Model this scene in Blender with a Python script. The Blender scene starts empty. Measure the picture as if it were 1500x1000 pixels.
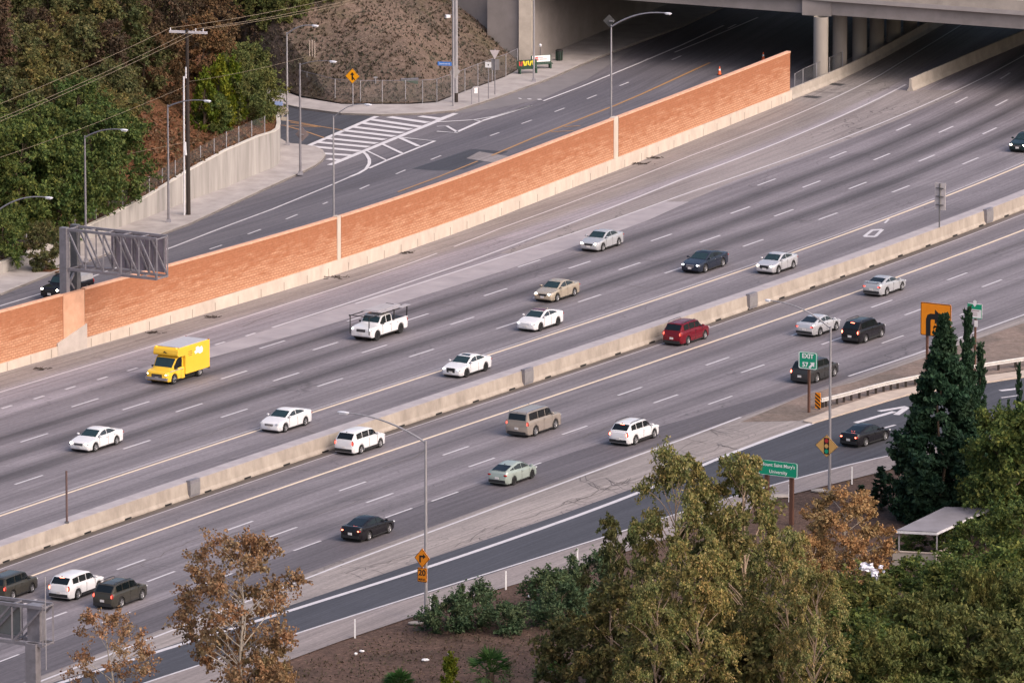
import bpy, bmesh, math, random
from mathutils import Vector, Matrix
from mathutils.geometry import tessellate_polygon
random.seed(11)
S = bpy.context.scene
COL = S.collection
PI = math.pi
R = math.radians
# ------------------------------------------------------------------ survey of the site
# the overlook stands 128 m above the motorway; G() reads a spot of the survey sheet as ground metres
FOC, PITCH, CAMZ = 12500.0, R(11.1), 128.0
CP, SP = math.cos(PITCH), math.sin(PITCH)
def G(px, py, z=0.0):
    x = (px-750)/FOC; y = (500-py)/FOC
    d = (x, CP+y*SP, -SP+y*CP); t = (z-CAMZ)/d[2]
    return Vector((d[0]*t, d[1]*t, z))
def P(v):
    z = v[2]-CAMZ; dep = v[1]*CP-z*SP; up = v[1]*SP+z*CP
    return 750+FOC*v[0]/dep, 500-FOC*up/dep
def hgt(px, py, top):                         # height of an upright whose foot is at px,py and head at row top
    b = G(px, py); lo, hi = 0, 60
    for _ in range(40):
        m = (lo+hi)/2
        if P((b.x, b.y, m))[1] > top: lo = m
        else: hi = m
    return lo
KC = (-4.43499336e-06, 8.41589579e-03, -4.72891845e+00, 7.36004942e+02)
def _k(t): return ((KC[0]*t+KC[1])*t+KC[2])*t+KC[3]
def _dk(t): return (3*KC[0]*t+2*KC[1])*t+KC[2]
T0, T1 = 572.0, 780.0
def k(t):
    if t < T0: return _k(T0)+(t-T0)*_dk(T0)
    if t > T1: return _k(T1)+(t-T1)*_dk(T1)
    return _k(t)
def dk(t): return _dk(min(max(t, T0), T1))
def RP(t, off, z=0.0): return Vector((k(t)+off*math.sqrt(1+dk(t)**2), t, z))
def rdir(t):
    d = dk(t); n = math.hypot(d, 1); return Vector((d/n, 1/n, 0))
def off_of(p): return (p.x-k(p.y))/math.sqrt(1+dk(p.y)**2)
# ------------------------------------------------------------------ materials
def nmat(name):
    m = bpy.data.materials.new(name); m.use_nodes = True
    nt = m.node_tree; return m, nt, nt.nodes['Principled BSDF']
def N(nt, typ, **kw):
    n = nt.nodes.new(typ)
    for a, b in kw.items(): setattr(n, a, b)
    return n
def mat(name, col, rough=0.7, metal=0.0, var=0.12, scale=3.0, bump=0.0, coat=0.0, spec=0.5, col2=None, detail=4.0, stretch=None):
    m, nt, b = nmat(name)
    tc = N(nt, 'ShaderNodeTexCoord'); nz = N(nt, 'ShaderNodeTexNoise'); nz.inputs['Scale'].default_value = scale
    nz.inputs['Detail'].default_value = detail; nz.inputs['Roughness'].default_value = 0.65
    src = tc.outputs['Object']
    if stretch:
        mp = N(nt, 'ShaderNodeMapping'); mp.inputs['Scale'].default_value = stretch
        nt.links.new(src, mp.inputs[0]); src = mp.outputs[0]
    nt.links.new(src, nz.inputs['Vector'])
    cr = N(nt, 'ShaderNodeValToRGB'); cr.color_ramp.elements[0].position = 0.3; cr.color_ramp.elements[1].position = 0.7
    c2 = col2 or tuple(min(1, c*(1+var)) for c in col); c1 = col if col2 else tuple(c*(1-var) for c in col)
    cr.color_ramp.elements[0].color = (*c1, 1); cr.color_ramp.elements[1].color = (*c2, 1)
    nt.links.new(nz.outputs[0], cr.inputs[0]); nt.links.new(cr.outputs[0], b.inputs['Base Color'])
    b.inputs['Roughness'].default_value = rough; b.inputs['Metallic'].default_value = metal
    b.inputs['Coat Weight'].default_value = coat; b.inputs['Coat Roughness'].default_value = 0.08
    b.inputs['Specular IOR Level'].default_value = spec
    if bump:
        bp = N(nt, 'ShaderNodeBump'); bp.inputs['Strength'].default_value = bump; bp.inputs['Distance'].default_value = 0.1
        nt.links.new(nz.outputs[0], bp.inputs['Height']); nt.links.new(bp.outputs[0], b.inputs['Normal'])
    return m
def glow(name, col, strength, base=None):
    m, nt, b = nmat(name)
    b.inputs['Base Color'].default_value = (*(base or col), 1); b.inputs['Emission Color'].default_value = (*col, 1)
    b.inputs['Emission Strength'].default_value = strength; b.inputs['Roughness'].default_value = 0.2
    return m
def mix(nt, a, b, fac, mode='MIX'):
    n = N(nt, 'ShaderNodeMix', data_type='RGBA', blend_type=mode)
    for s, v in ((6, a), (7, b), (0, fac)):
        if hasattr(v, 'links') or hasattr(v, 'is_linked'): nt.links.new(v, n.inputs[s])
        elif isinstance(v, tuple): n.inputs[s].default_value = (*v, 1)
        else: n.inputs[s].default_value = v
    return n.outputs[2]
def noise(nt, vec, scale, detail=5.0, rough=0.65, dist=0.0):
    n = N(nt, 'ShaderNodeTexNoise'); n.inputs['Scale'].default_value = scale; n.inputs['Detail'].default_value = detail
    n.inputs['Roughness'].default_value = rough; n.inputs['Distortion'].default_value = dist
    if vec: nt.links.new(vec, n.inputs['Vector'])
    return n.outputs[0]
def ramp(nt, fac, stops, interp='LINEAR'):
    r = N(nt, 'ShaderNodeValToRGB'); e = r.color_ramp.elements; r.color_ramp.interpolation = interp
    while len(e) < len(stops): e.new(0.5)
    for el, (p, c) in zip(e, stops):
        el.position = p; el.color = (*c, 1) if isinstance(c, tuple) else (c, c, c, 1)
    nt.links.new(fac, r.inputs[0]); return r.outputs[0]
def mapped(nt, src, sc):
    m = N(nt, 'ShaderNodeMapping'); m.inputs['Scale'].default_value = sc; nt.links.new(src, m.inputs[0]); return m.outputs[0]
def roadmat(name, stops, u0, u1, crack=0.5, rough=0.75, joint=0.0):
    # stops: (offset in metres across the carriageway, colour): oil-dark lane middles, pale wheel paths
    m, nt, b = nmat(name)
    uv = N(nt, 'ShaderNodeUVMap', uv_map='UVMap'); uvo = uv.outputs[0]
    wob = noise(nt, mapped(nt, uvo, (0.3, 0.02, 1)), 1.0)
    sx = N(nt, 'ShaderNodeSeparateXYZ'); nt.links.new(uvo, sx.inputs[0])
    ad = N(nt, 'ShaderNodeMath', operation='MULTIPLY_ADD'); nt.links.new(wob, ad.inputs[0]); ad.inputs[1].default_value = 1.2
    nt.links.new(sx.outputs[0], ad.inputs[2])
    mr = N(nt, 'ShaderNodeMapRange'); nt.links.new(ad.outputs[0], mr.inputs[0])
    mr.inputs[1].default_value = u0+0.6; mr.inputs[2].default_value = u1+0.6
    band = ramp(nt, mr.outputs[0], [((o-u0)/(u1-u0), c) for o, c in stops])
    st = noise(nt, mapped(nt, uvo, (2.4, 0.03, 1)), 1.0, 8, 0.72)
    c = mix(nt, band, ramp(nt, st, [(0.3, 0.55), (0.7, 1.42)]), 0.75, 'MULTIPLY')
    jn = N(nt, 'ShaderNodeTexBrick'); nt.links.new(uvo, jn.inputs['Vector']); jn.offset = 0.37; jn.inputs['Scale'].default_value = 1.0; jn.inputs['Brick Width'].default_value = 3.95; jn.inputs['Row Height'].default_value = 4.6; jn.inputs['Mortar Size'].default_value = 0.035
    jn.inputs['Color1'].default_value = (1, 1, 1, 1); jn.inputs['Color2'].default_value = (.86, .86, .87, 1); jn.inputs['Mortar'].default_value = (.55, .55, .55, 1)
    c = mix(nt, c, jn.outputs['Color'], joint, 'MULTIPLY')
    pt = noise(nt, mapped(nt, uvo, (0.18, 0.04, 1)), 1.0, 3)
    c = mix(nt, c, ramp(nt, pt, [(0.3, 0.78), (0.7, 1.2)]), 0.65, 'MULTIPLY')
    sp = noise(nt, mapped(nt, uvo, (7, 2.2, 1)), 1.0, 3, 0.8)
    c = mix(nt, c, ramp(nt, sp, [(0.3, 0.62), (0.7, 1.36)]), 0.55, 'MULTIPLY')
    if crack:
        vo = N(nt, 'ShaderNodeTexVoronoi', feature='DISTANCE_TO_EDGE'); vo.inputs['Scale'].default_value = 1.0
        dn = N(nt, 'ShaderNodeTexNoise'); dn.inputs['Scale'].default_value = 0.5; dn.inputs['Detail'].default_value = 4
        nt.links.new(uvo, dn.inputs['Vector'])
        vm = N(nt, 'ShaderNodeVectorMath', operation='MULTIPLY_ADD'); nt.links.new(dn.outputs['Color'], vm.inputs[0]); vm.inputs[1].default_value = (3, 3, 0)
        nt.links.new(uvo, vm.inputs[2]); nt.links.new(mapped(nt, vm.outputs[0], (0.26, 0.09, 1)), vo.inputs['Vector'])
        ck = ramp(nt, vo.outputs['Distance'], [(0.0, 1.0), (0.012, 0.0)])
        msk = ramp(nt, noise(nt, mapped(nt, uvo, (0.1, 0.03, 1)), 1.0, 2), [(0.5, 0.0), (0.62, 1.0)])
        ck = mix(nt, ck, msk, 1.0, 'MULTIPLY')
        fm = N(nt, 'ShaderNodeMath', operation='MULTIPLY'); nt.links.new(ck, fm.inputs[0]); fm.inputs[1].default_value = crack
        c = mix(nt, c, (0.03, 0.028, 0.03), fm.outputs[0])
    nt.links.new(c, b.inputs['Base Color']); b.inputs['Roughness'].default_value = rough
    b.inputs['Specular IOR Level'].default_value = 0.3
    return m
def leafmat(name, cols, rough=0.65):
    m, nt, b = nmat(name)
    g = N(nt, 'ShaderNodeNewGeometry'); n = len(cols)
    c = ramp(nt, g.outputs['Random Per Island'], [(i/max(1, n-1), q) for i, q in enumerate(cols)])
    oi = N(nt, 'ShaderNodeObjectInfo')
    c = mix(nt, c, ramp(nt, oi.outputs['Random'], [(0, (0.78, 0.85, 0.8)), (0.5, (1.0, 1.0, 1.0)), (1, (1.22, 1.12, 0.95))]), 1.0, 'MULTIPLY')
    tc = N(nt, 'ShaderNodeTexCoord')
    c = mix(nt, c, ramp(nt, noise(nt, tc.outputs['Object'], 0.55, 3), [(0.36, (1.14, 0.98, 0.9)), (0.62, (0.86, 1.0, 0.98))]), 1.0, 'MULTIPLY')
    nt.links.new(c, b.inputs['Base Color']); b.inputs['Roughness'].default_value = rough
    b.inputs['Specular IOR Level'].default_value = 0.15
    tr = N(nt, 'ShaderNodeBsdfTranslucent'); nt.links.new(c, tr.inputs[0])
    mx = N(nt, 'ShaderNodeMixShader'); mx.inputs[0].default_value = 0.25
    nt.links.new(b.outputs[0], mx.inputs[1]); nt.links.new(tr.outputs[0], mx.inputs[2])
    nt.links.new(mx.outputs[0], nt.nodes['Material Output'].inputs[0])
    return m
# ------------------------------------------------------------------ mesh collecting
class MB:
    def __init__(s): s.v = []; s.f = []; s.uv = None
    def add(s, vs, fs):
        o = len(s.v); s.v += [tuple(v) for v in vs]; s.f += [tuple(i+o for i in f) for f in fs]; return s
    def box(s, c, d, rz=0.0, taper=1.0):
        x, y, z = d[0]/2, d[1]/2, d[2]/2; cs, sn = math.cos(rz), math.sin(rz); vs = []
        for sz in (-1, 1):
            tp = taper if sz > 0 else 1
            for sx, sy in ((-1, -1), (1, -1), (1, 1), (-1, 1)):
                a, b = sx*x*tp, sy*y*tp; vs.append((c[0]+a*cs-b*sn, c[1]+a*sn+b*cs, c[2]+sz*z))
        return s.add(vs, [(3, 2, 1, 0), (4, 5, 6, 7), (0, 1, 5, 4), (1, 2, 6, 5), (2, 3, 7, 6), (3, 0, 4, 7)])
    def bar(s, a, b, w, h=None):               # square bar between two points
        a = Vector(a); b = Vector(b); h = h or w; d = (b-a)
        if d.length < 1e-6: return s
        d.normalize(); up = Vector((0, 0, 1)) if abs(d.z) < 0.95 else Vector((1, 0, 0))
        sd = d.cross(up).normalized(); u = sd.cross(d)
        vs = [p+sd*(i*w/2)+u*(j*h/2) for p in (a, b) for i, j in ((-1, -1), (1, -1), (1, 1), (-1, 1))]
        return s.add(vs, [(0, 1, 2, 3), (7, 6, 5, 4), (0, 4, 5, 1), (1, 5, 6, 2), (2, 6, 7, 3), (3, 7, 4, 0)])
    def tube(s, pts, rad, n=7, cap=True):
        pts = [Vector(p) for p in pts]; rads = rad if isinstance(rad, (list, tuple)) else [rad]*len(pts); rings = []; o = len(s.v); prev = None
        for i, p in enumerate(pts):
            d = (pts[min(i+1, len(pts)-1)]-pts[max(i-1, 0)])
            d = d.normalized() if d.length > 1e-9 else Vector((0, 0, 1))
            if prev is None:
                up = Vector((0, 0, 1)) if abs(d.z) < 0.9 else Vector((1, 0, 0)); sd = d.cross(up).normalized()
            else: sd = (prev-d*prev.dot(d)).normalized()
            prev = sd; u = d.cross(sd)
            for j in range(n):
                a = 2*PI*j/n; s.v.append(tuple(p+(sd*math.cos(a)+u*math.sin(a))*rads[i]))
        for i in range(len(pts)-1):
            for j in range(n):
                s.f.append((o+i*n+j, o+i*n+(j+1) % n, o+(i+1)*n+(j+1) % n, o+(i+1)*n+j))
        if cap:
            s.f.append(tuple(o+j for j in range(n))[::-1]); s.f.append(tuple(o+(len(pts)-1)*n+j for j in range(n)))
        return s
    def ell(s, c, r, nu=10, nv=6, rz=0.0):
        o = len(s.v); cs, sn = math.cos(rz), math.sin(rz)
        for i in range(nv+1):
            ph = -PI/2+PI*i/nv
            for j in range(nu):
                a = 2*PI*j/nu; x, y, z = r[0]*math.cos(ph)*math.cos(a), r[1]*math.cos(ph)*math.sin(a), r[2]*math.sin(ph)
                s.v.append((c[0]+x*cs-y*sn, c[1]+x*sn+y*cs, c[2]+z))
        for i in range(nv):
            for j in range(nu): s.f.append((o+i*nu+j, o+i*nu+(j+1) % nu, o+(i+1)*nu+(j+1) % nu, o+(i+1)*nu+j))
        return s
    def prism(s, poly, y0, y1):                # polygon in XZ extruded along Y
        n = len(poly); vs = [(x, y0, z) for x, z in poly]+[(x, y1, z) for x, z in poly]
        tri = tessellate_polygon([[Vector((x, z, 0)) for x, z in poly]])
        fs = [tuple(t) for t in tri]+[tuple(i+n for i in t[::-1]) for t in tri]
        fs += [(i, (i+1) % n, (i+1) % n+n, i+n) for i in range(n)]
        return s.add(vs, fs)
    def slab(s, pts, z0, z1):                  # ground polygon raised from z0 to z1
        n = len(pts); tri = tessellate_polygon([[Vector((p[0], p[1], 0)) for p in pts]])
        vs = [(p[0], p[1], z1) for p in pts]+[(p[0], p[1], z0) for p in pts]
        return s.add(vs, [tuple(t) for t in tri]+[(i, (i+1) % n, (i+1) % n+n, i+n) for i in range(n)])
    def sheet(s, pts, z):
        tri = tessellate_polygon([[Vector((p[0], p[1], 0)) for p in pts]])
        return s.add([(p[0], p[1], z) for p in pts], [tuple(t) for t in tri])
    def strip(s, pts, w, z):                   # painted line of width w along a ground polyline
        pts = [Vector((p[0], p[1], 0)) for p in pts]; o = len(s.v)
        for i, p in enumerate(pts):
            d = (pts[min(i+1, len(pts)-1)]-pts[max(i-1, 0)]).normalized(); n = Vector((-d.y, d.x, 0))
            s.v.append((*(p+n*w/2).xy, z)); s.v.append((*(p-n*w/2).xy, z))
        for i in range(len(pts)-1): s.f.append((o+2*i, o+2*i+1, o+2*i+3, o+2*i+2))
        return s
    def wall(s, pts, hs, thick, z0=0.0):       # upright wall along a ground polyline, top heights hs
        pts = [Vector((p[0], p[1], 0)) for p in pts]; o = len(s.v); n = len(pts)
        z0 = z0 if isinstance(z0, (list, tuple)) else [z0]*n
        for i, p in enumerate(pts):
            d = (pts[min(i+1, n-1)]-pts[max(i-1, 0)]).normalized(); q = p+Vector((-d.y, d.x, 0))*thick
            s.v += [(p.x, p.y, z0[i]), (p.x, p.y, hs[i]), (q.x, q.y, hs[i]), (q.x, q.y, z0[i])]
        for i in range(n-1):
            a, b = o+4*i, o+4*i+4
            for j in range(4): s.f.append((a+j, a+(j+1) % 4, b+(j+1) % 4, b+j))
        s.f.append((o, o+1, o+2, o+3)); e = o+4*n-4; s.f.append((e+3, e+2, e+1, e)); return s
    def mesh(s, name, m, smooth=False, fix=True):
        me = bpy.data.meshes.new(name); me.from_pydata(s.v, [], s.f)
        if fix:
            b = bmesh.new(); b.from_mesh(me); bmesh.ops.recalc_face_normals(b, faces=b.faces); b.to_mesh(me); b.free()
        if m: me.materials.append(m)
        if smooth:
            me.shade_smooth()
            try: me.set_sharp_from_angle(angle=R(40))
            except Exception: pass
        return me
    def build(s, name, m, parent=None, smooth=False, fix=True, loc=None, rz=0.0):
        return link(name, s.mesh(name, m, smooth, fix), parent, loc, rz)
def link(name, me, parent=None, loc=None, rz=0.0):
    o = bpy.data.objects.new(name, me); COL.objects.link(o)
    if parent: o.parent = parent
    if loc is not None: o.location = loc
    if rz: o.rotation_euler.z = rz
    return o
def tag(o, label=None, cat=None, group=None, kind=None):
    if label: o['label'] = label
    if cat: o['category'] = cat
    if group: o['group'] = group
    if kind: o['kind'] = kind
    return o
def thing(name, label, cat, loc=(0, 0, 0), rz=0.0, group=None):
    o = bpy.data.objects.new(name, None); COL.objects.link(o); o.location = loc; o.rotation_euler.z = rz; o.empty_display_size = 0.3
    return tag(o, label, cat, group)
def copy_tree(o, parent=None):
    c = o.copy(); COL.objects.link(c); c.parent = parent
    for ch in o.children: copy_tree(ch, c)
    return c
def structure(o): o['kind'] = 'structure'; return o
def px(*l): return [G(a, b) for a, b in l]
def dense(pts, step=2.0):
    out = []
    for a, b in zip(pts, pts[1:]):
        n = max(1, int((b-a).length/step)); out += [a.lerp(b, i/n) for i in range(n)]
    return out+[pts[-1]]
def smoothed(pts, it=2):
    for _ in range(it):
        q = [pts[0]]
        for a, b in zip(pts, pts[1:]): q += [a.lerp(b, 0.25), a.lerp(b, 0.75)]
        pts = q+[pts[-1]]
    return pts
def lerp_tab(tab, x):
    if x <= tab[0][0]: return tab[0][1]
    for (a, p), (b, q) in zip(tab, tab[1:]):
        if x <= b: return p+(q-p)*(x-a)/(b-a)
    return tab[-1][1]
def textmesh(name, txt, size, m, parent, loc, bold=0.0, rz=0.0):
    cu = bpy.data.curves.new(name, 'FONT'); cu.body = txt; cu.size = size; cu.align_x = 'CENTER'; cu.align_y = 'CENTER'
    cu.extrude = 0.004; cu.offset = bold; cu.resolution_u = 3
    t = bpy.data.objects.new(name, cu); COL.objects.link(t)
    me = bpy.data.meshes.new_from_object(t); bpy.data.objects.remove(t); bpy.data.curves.remove(cu)
    me.materials.clear(); me.materials.append(m); me.transform(Matrix.Rotation(PI/2, 4, 'X'))
    return link(name, me, parent, loc, rz)
# ------------------------------------------------------------------ shared materials
M = {}
M['conc'] = mat('weathered_concrete', (0.30, 0.27, 0.24), 0.85, scale=0.7, col2=(0.44, 0.39, 0.35), bump=0.1, detail=8)
M['conc_top'] = mat('barrier_cap_concrete', (0.30, 0.275, 0.295), 0.85, scale=0.8, col2=(0.41, 0.378, 0.40), detail=8)  # cool lilac of sky light on the flat top put into the colour
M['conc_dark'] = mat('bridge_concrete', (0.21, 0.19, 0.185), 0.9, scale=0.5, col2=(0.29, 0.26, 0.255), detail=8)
M['conc_wall'] = mat('board_marked_concrete', (0.23, 0.215, 0.205), 0.9, scale=1.0, col2=(0.42, 0.395, 0.38), detail=8, stretch=(1.2, 1.2, 0.12))
M['walk'] = mat('sidewalk_concrete', (0.27, 0.245, 0.24), 0.9, scale=0.5, col2=(0.43, 0.395, 0.39), detail=8)
M['kerb'] = mat('kerb_concrete', (0.36, 0.30, 0.26), 0.9, scale=1.0, col2=(0.5, 0.42, 0.36), detail=6)
M['steel'] = mat('galvanised_steel', (0.23, 0.22, 0.245), 0.55, 0.35, scale=2.0, var=0.2)
M['steel_lt'] = mat('pale_galvanised_pole', (0.33, 0.32, 0.345), 0.5, 0.3, scale=2.0, var=0.12)
M['steel_dk'] = mat('dull_dark_steel', (0.13, 0.13, 0.14), 0.6, 0.4, scale=2.0, var=0.2)
M['lampglass'] = mat('luminaire_aluminium', (0.75, 0.75, 0.8), 0.35, 0.2, scale=5.0)
M['wood_dk'] = mat('tarred_pole_wood', (0.028, 0.02, 0.018), 0.85, scale=2.0, var=0.3, stretch=(4, 4, 0.3))
M['wood_br'] = mat('brown_sign_post_wood', (0.10, 0.045, 0.03), 0.8, scale=2.0, var=0.3, stretch=(4, 4, 0.3))
M['arm'] = mat('crossarm_timber', (0.50, 0.48, 0.52), 0.8, scale=3.0)
M['black'] = mat('matt_black', (0.012, 0.012, 0.013), 0.6)
M['white'] = mat('white_paint', (0.78, 0.78, 0.8), 0.5, scale=2.0, var=0.06)
M['wire'] = mat('weathered_wire', (0.24, 0.19, 0.14), 0.7)
M['sgreen'] = mat('green_sign_sheeting', (0.0, 0.29, 0.16), 0.45, var=0.05)
M['syellow'] = mat('yellow_sign_sheeting', (0.86, 0.36, 0.004), 0.45, var=0.05)
M['sorange'] = mat('amber_sign_sheeting', (0.82, 0.26, 0.005), 0.45, var=0.05)
M['spale'] = mat('faded_yellow_sign_sheeting', (0.74, 0.42, 0.13), 0.5, var=0.05)
M['sblue'] = mat('blue_sign_sheeting', (0.05, 0.2, 0.62), 0.45, var=0.05)
M['signback'] = mat('bare_aluminium_sign_back', (0.26, 0.25, 0.26), 0.5, 0.3, var=0.1)
M['ink'] = mat('black_sign_ink', (0.008, 0.008, 0.008), 0.5)
M['lwhite'] = mat('white_sign_lettering', (0.85, 0.85, 0.85), 0.4, var=0.02)
def paint_line(name, c, wear=0.55):
    m, nt, b = nmat(name)
    g = N(nt, 'ShaderNodeNewGeometry')
    w = ramp(nt, noise(nt, g.outputs['Position'], 1.4, 8, 0.8), [(0.28, 0.35), (0.5, 1.0)])
    c_ = mix(nt, tuple(q*wear for q in c), c, w); nt.links.new(c_, b.inputs['Base Color']); b.inputs['Roughness'].default_value = 0.6
    return m
M['lw'] = paint_line('white_road_paint', (0.56, 0.54, 0.57))
M['lw2'] = paint_line('bright_white_road_paint', (0.62, 0.60, 0.63), 0.7)
M['ly'] = paint_line('faded_yellow_road_paint', (0.76, 0.62, 0.47), 0.75)
M['ly2'] = paint_line('worn_orange_road_paint', (0.40, 0.22, 0.09), 0.6)
def soil(name, cols, sc=1.0, bump=0.5, patch=0.12):
    m, nt, b = nmat(name)
    g = N(nt, 'ShaderNodeNewGeometry')
    n1 = noise(nt, g.outputs['Position'], 2.6*sc, 8, 0.75); n2 = noise(nt, g.outputs['Position'], patch*sc, 4, 0.6, 1.0)
    c = ramp(nt, n1, [(0.3, cols[0]), (0.52, cols[1]), (0.7, cols[2])])
    c = mix(nt, c, ramp(nt, n2, [(0.4, (0.75, 0.75, 0.72)), (0.6, (1.2, 1.12, 1.05))]), 0.8, 'MULTIPLY')
    if len(cols) > 3:
        c = mix(nt, c, cols[3], ramp(nt, noise(nt, g.outputs['Position'], patch*2.1*sc, 5, 0.7), [(0.52, 0.0), (0.66, 0.75)]))
    nt.links.new(c, b.inputs['Base Color']); b.inputs['Roughness'].default_value = 0.95; b.inputs['Specular IOR Level'].default_value = 0.1
    bp = N(nt, 'ShaderNodeBump'); bp.inputs['Strength'].default_value = bump; bp.inputs['Distance'].default_value = 0.25
    nt.links.new(n1, bp.inputs['Height']); nt.links.new(bp.outputs[0], b.inputs['Normal'])
    return m
M['mulch'] = soil('bark_mulch_soil', [(0.055, 0.038, 0.033), (0.105, 0.073, 0.063), (0.18, 0.125, 0.105)], 1.3)
M['dry'] = soil('dry_grass_hillside', [(0.078, 0.060, 0.052), (0.130, 0.100, 0.086), (0.20, 0.160, 0.143), (0.082, 0.076, 0.042)], 1.0, 0.5, 0.07)
M['redsoil'] = soil('red_brown_leaf_litter', [(0.05, 0.03, 0.018), (0.13, 0.062, 0.035), (0.26, 0.14, 0.085), (0.06, 0.05, 0.02)], 1.2, 0.8, 0.12)
# ------------------------------------------------------------------ ground, roads
gm = MB().sheet([(-900, 300), (900, 300), (900, 2600), (-900, 2600)], -0.06)
structure(gm.build('ground', M['mulch']))
def ribbon(name, u0, u1, t0, t1, z, m, step=4.0):
    me = bpy.data.meshes.new(name); vs = []; fs = []; uv = []; t = t0; s_ = 0.0; cols = 6
    prev = None; n = int((t1-t0)/step)
    for i in range(n+1):
        t = t0+(t1-t0)*i/n; p = RP(t, 0)
        if prev: s_ += (p-prev).length
        prev = p
        for j in range(cols+1):
            u = u0+(u1-u0)*j/cols; q = RP(t, u); vs.append((q.x, q.y, z)); uv.append((u, s_))
    for i in range(n):
        for j in range(cols):
            a = i*(cols+1)+j; fs.append((a, a+1, a+cols+2, a+cols+1))
    me.from_pydata(vs, [], fs); l = me.uv_layers.new(name='UVMap')
    for lp in me.loops: l.data[lp.index].uv = uv[lp.vertex_index]
    me.materials.append(m); o = link(name, me); return structure(o)
def flat(name, pts, z, m):
    b = MB().sheet(pts, z); me = b.mesh(name, m); l = me.uv_layers.new(name='UVMap')
    for lp in me.loops:
        p = Vector(b.v[lp.vertex_index]); l.data[lp.index].uv = (off_of(p), p.y*1.17)
    return structure(link(name, me))
Cc = lambda v, w=1.18: (v*1.05*w, v*0.96*w, v*1.06*w)  # purple cast of the sky baked into neutral pavement grey
L_, D_ = 0.165, 0.068
sbst = [(-33, (0.22, 0.20, 0.195)), (-25.5, (0.26, 0.236, 0.232)), (-24.3, Cc(.24)), (-22.6, Cc(.205)), (-20.8, Cc(0.1840)), (-19.6, Cc(.25)), (-18.5, Cc(0.1280)), (-17.0, Cc(L_)), (-16, Cc(L_)),
        (-14.7, Cc(D_)), (-13.0, Cc(L_)), (-12.2, Cc(L_)), (-10.7, Cc(D_)), (-9.2, Cc(L_)), (-8.4, Cc(L_)), (-6.9, Cc(D_)), (-5.2, Cc(L_)), (-4.3, Cc(L_)),
        (-2.4, Cc(0.1320)), (-0.4, Cc(0.1840)), (0.8, Cc(0.1760)), (3.2, Cc(0.1320)), (5.2, Cc(0.1600)), (7, Cc(0.1360))]
nbst = [(8.5, (0.10, 0.085, 0.075)), (9.1, (0.13, 0.11, 0.105)), (9.35, Cc(0.1680)), (10.6, Cc(0.1240)), (12.2, Cc(0.1600)), (13.1, Cc(0.1600)), (14.5, Cc(0.1120)), (16, Cc(0.1680)), (17.0, Cc(0.1680)), (18.4, Cc(0.1080)),
        (19.8, Cc(0.1680)), (20.7, Cc(0.1680)), (22.1, Cc(0.1160)), (23.6, Cc(0.1720)), (24.5, Cc(0.1600)), (26.2, Cc(0.1200)), (28.2, Cc(0.1600)), (28.8, (.26, .232, .225)), (34, (.30, .265, .255)), (36, (.30, .265, .255))]
M['sb'] = roadmat('southbound_concrete_pavement', sbst, -33, 7, 0.45, .75, .6)
M['nb'] = roadmat('northbound_concrete_pavement', nbst, 8.5, 36, 0.6, .75, .6)
M['gore'] = roadmat('pale_gore_concrete', [(-40, (.255, .23, .232)), (60, (.25, .216, .212))], -40, 60, 0.9)
M['asph'] = roadmat('blue_grey_ramp_asphalt', [(-60, (.062, .063, .076)), (60, (.062, .063, .076))], -60, 60, 0.0, 0.7)
M['asph2'] = roadmat('worn_dark_asphalt', [(-80, (.105, .096, .109)), (40, (.105, .096, .109))], -80, 40, 0.25)
M['asph3'] = roadmat('boulevard_asphalt', [(-90, (.125,.117,.135)), (-56, (.16,.147,.163)), (-50, (.105,.10,.118)), (-45, (.135,.127,.145)), (-40, (.10,.096,.115)), (-30, (.10,.096,.115))], -90, -30, 0.35)
ribbon('southbound_carriageway', -33.0, 7.4, 440, 1100, 0.0, M['sb'])
ribbon('northbound_carriageway', 8.0, 36.0, 440, 1100, 0.0, M['nb'])
Z1, Z2, Z3, ZL = 0.007, 0.014, 0.021, 0.028
def upoly(tab0, tab1, t0, t1, n=24):
    a = []; b = []
    for i in range(n+1):
        t = t0+(t1-t0)*i/n; a.append(RP(t, lerp_tab(tab0, t))); b.append(RP(t, lerp_tab(tab1, t)))
    return a+b[::-1]
flat('far_gore_concrete', upoly([(684, -20.4), (702, -22.2), (725, -23.7), (775, -23.9)], [(684, -16.9), (705, -17.6), (724, -19.4), (775, -18.0)], 690, 772), Z1, M['gore'])
flat('pale_concrete_lane', upoly([(640, -20.1), (684, -20.2)], [(630, -19.2), (655, -17.2), (684, -16.8), (705, -17.4), (716, -18.6)], 640, 714), Z1+.003, mat('scoured_concrete', (.27, .248, .268), .8, scale=.4, col2=(.37, .34, .36), detail=8, stretch=(1, 1, 1)))
flat('near_lane_asphalt', upoly([(440, 24.1), (600, 24.0), (612, 24.1), (645, 27.6)], [(440, 28.7), (645, 28.2)], 440, 645), Z1, M['asph2'])
RU = px((-300, 1132), (-100, 1064), (82, 998), (300, 929), (500, 861), (700, 794), (820, 754), (928, 715), (1063, 665), (1190, 620), (1250, 602), (1328, 579), (1420, 565), (1500, 553), (1720, 530))
RL = px((1720, 590), (1500, 634), (1293, 668), (1160, 703), (1027, 742), (858, 796), (700, 846), (500, 907), (208, 1001), (-100, 1098), (-300, 1160))
flat('shoulder_concrete', px((-300, 1132), (500, 861), (1190, 620), (1190, 690), (1318, 664), (1500, 622), (1720, 578), (1720, 596), (1500, 652), (1318, 684), (1150, 726), (993, 784), (850, 828), (690, 874), (500, 938), (208, 1046), (-300, 1215)), Z1, M['gore'])
flat('exit_ramp', RU+RL, Z2, M['asph'])
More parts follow.
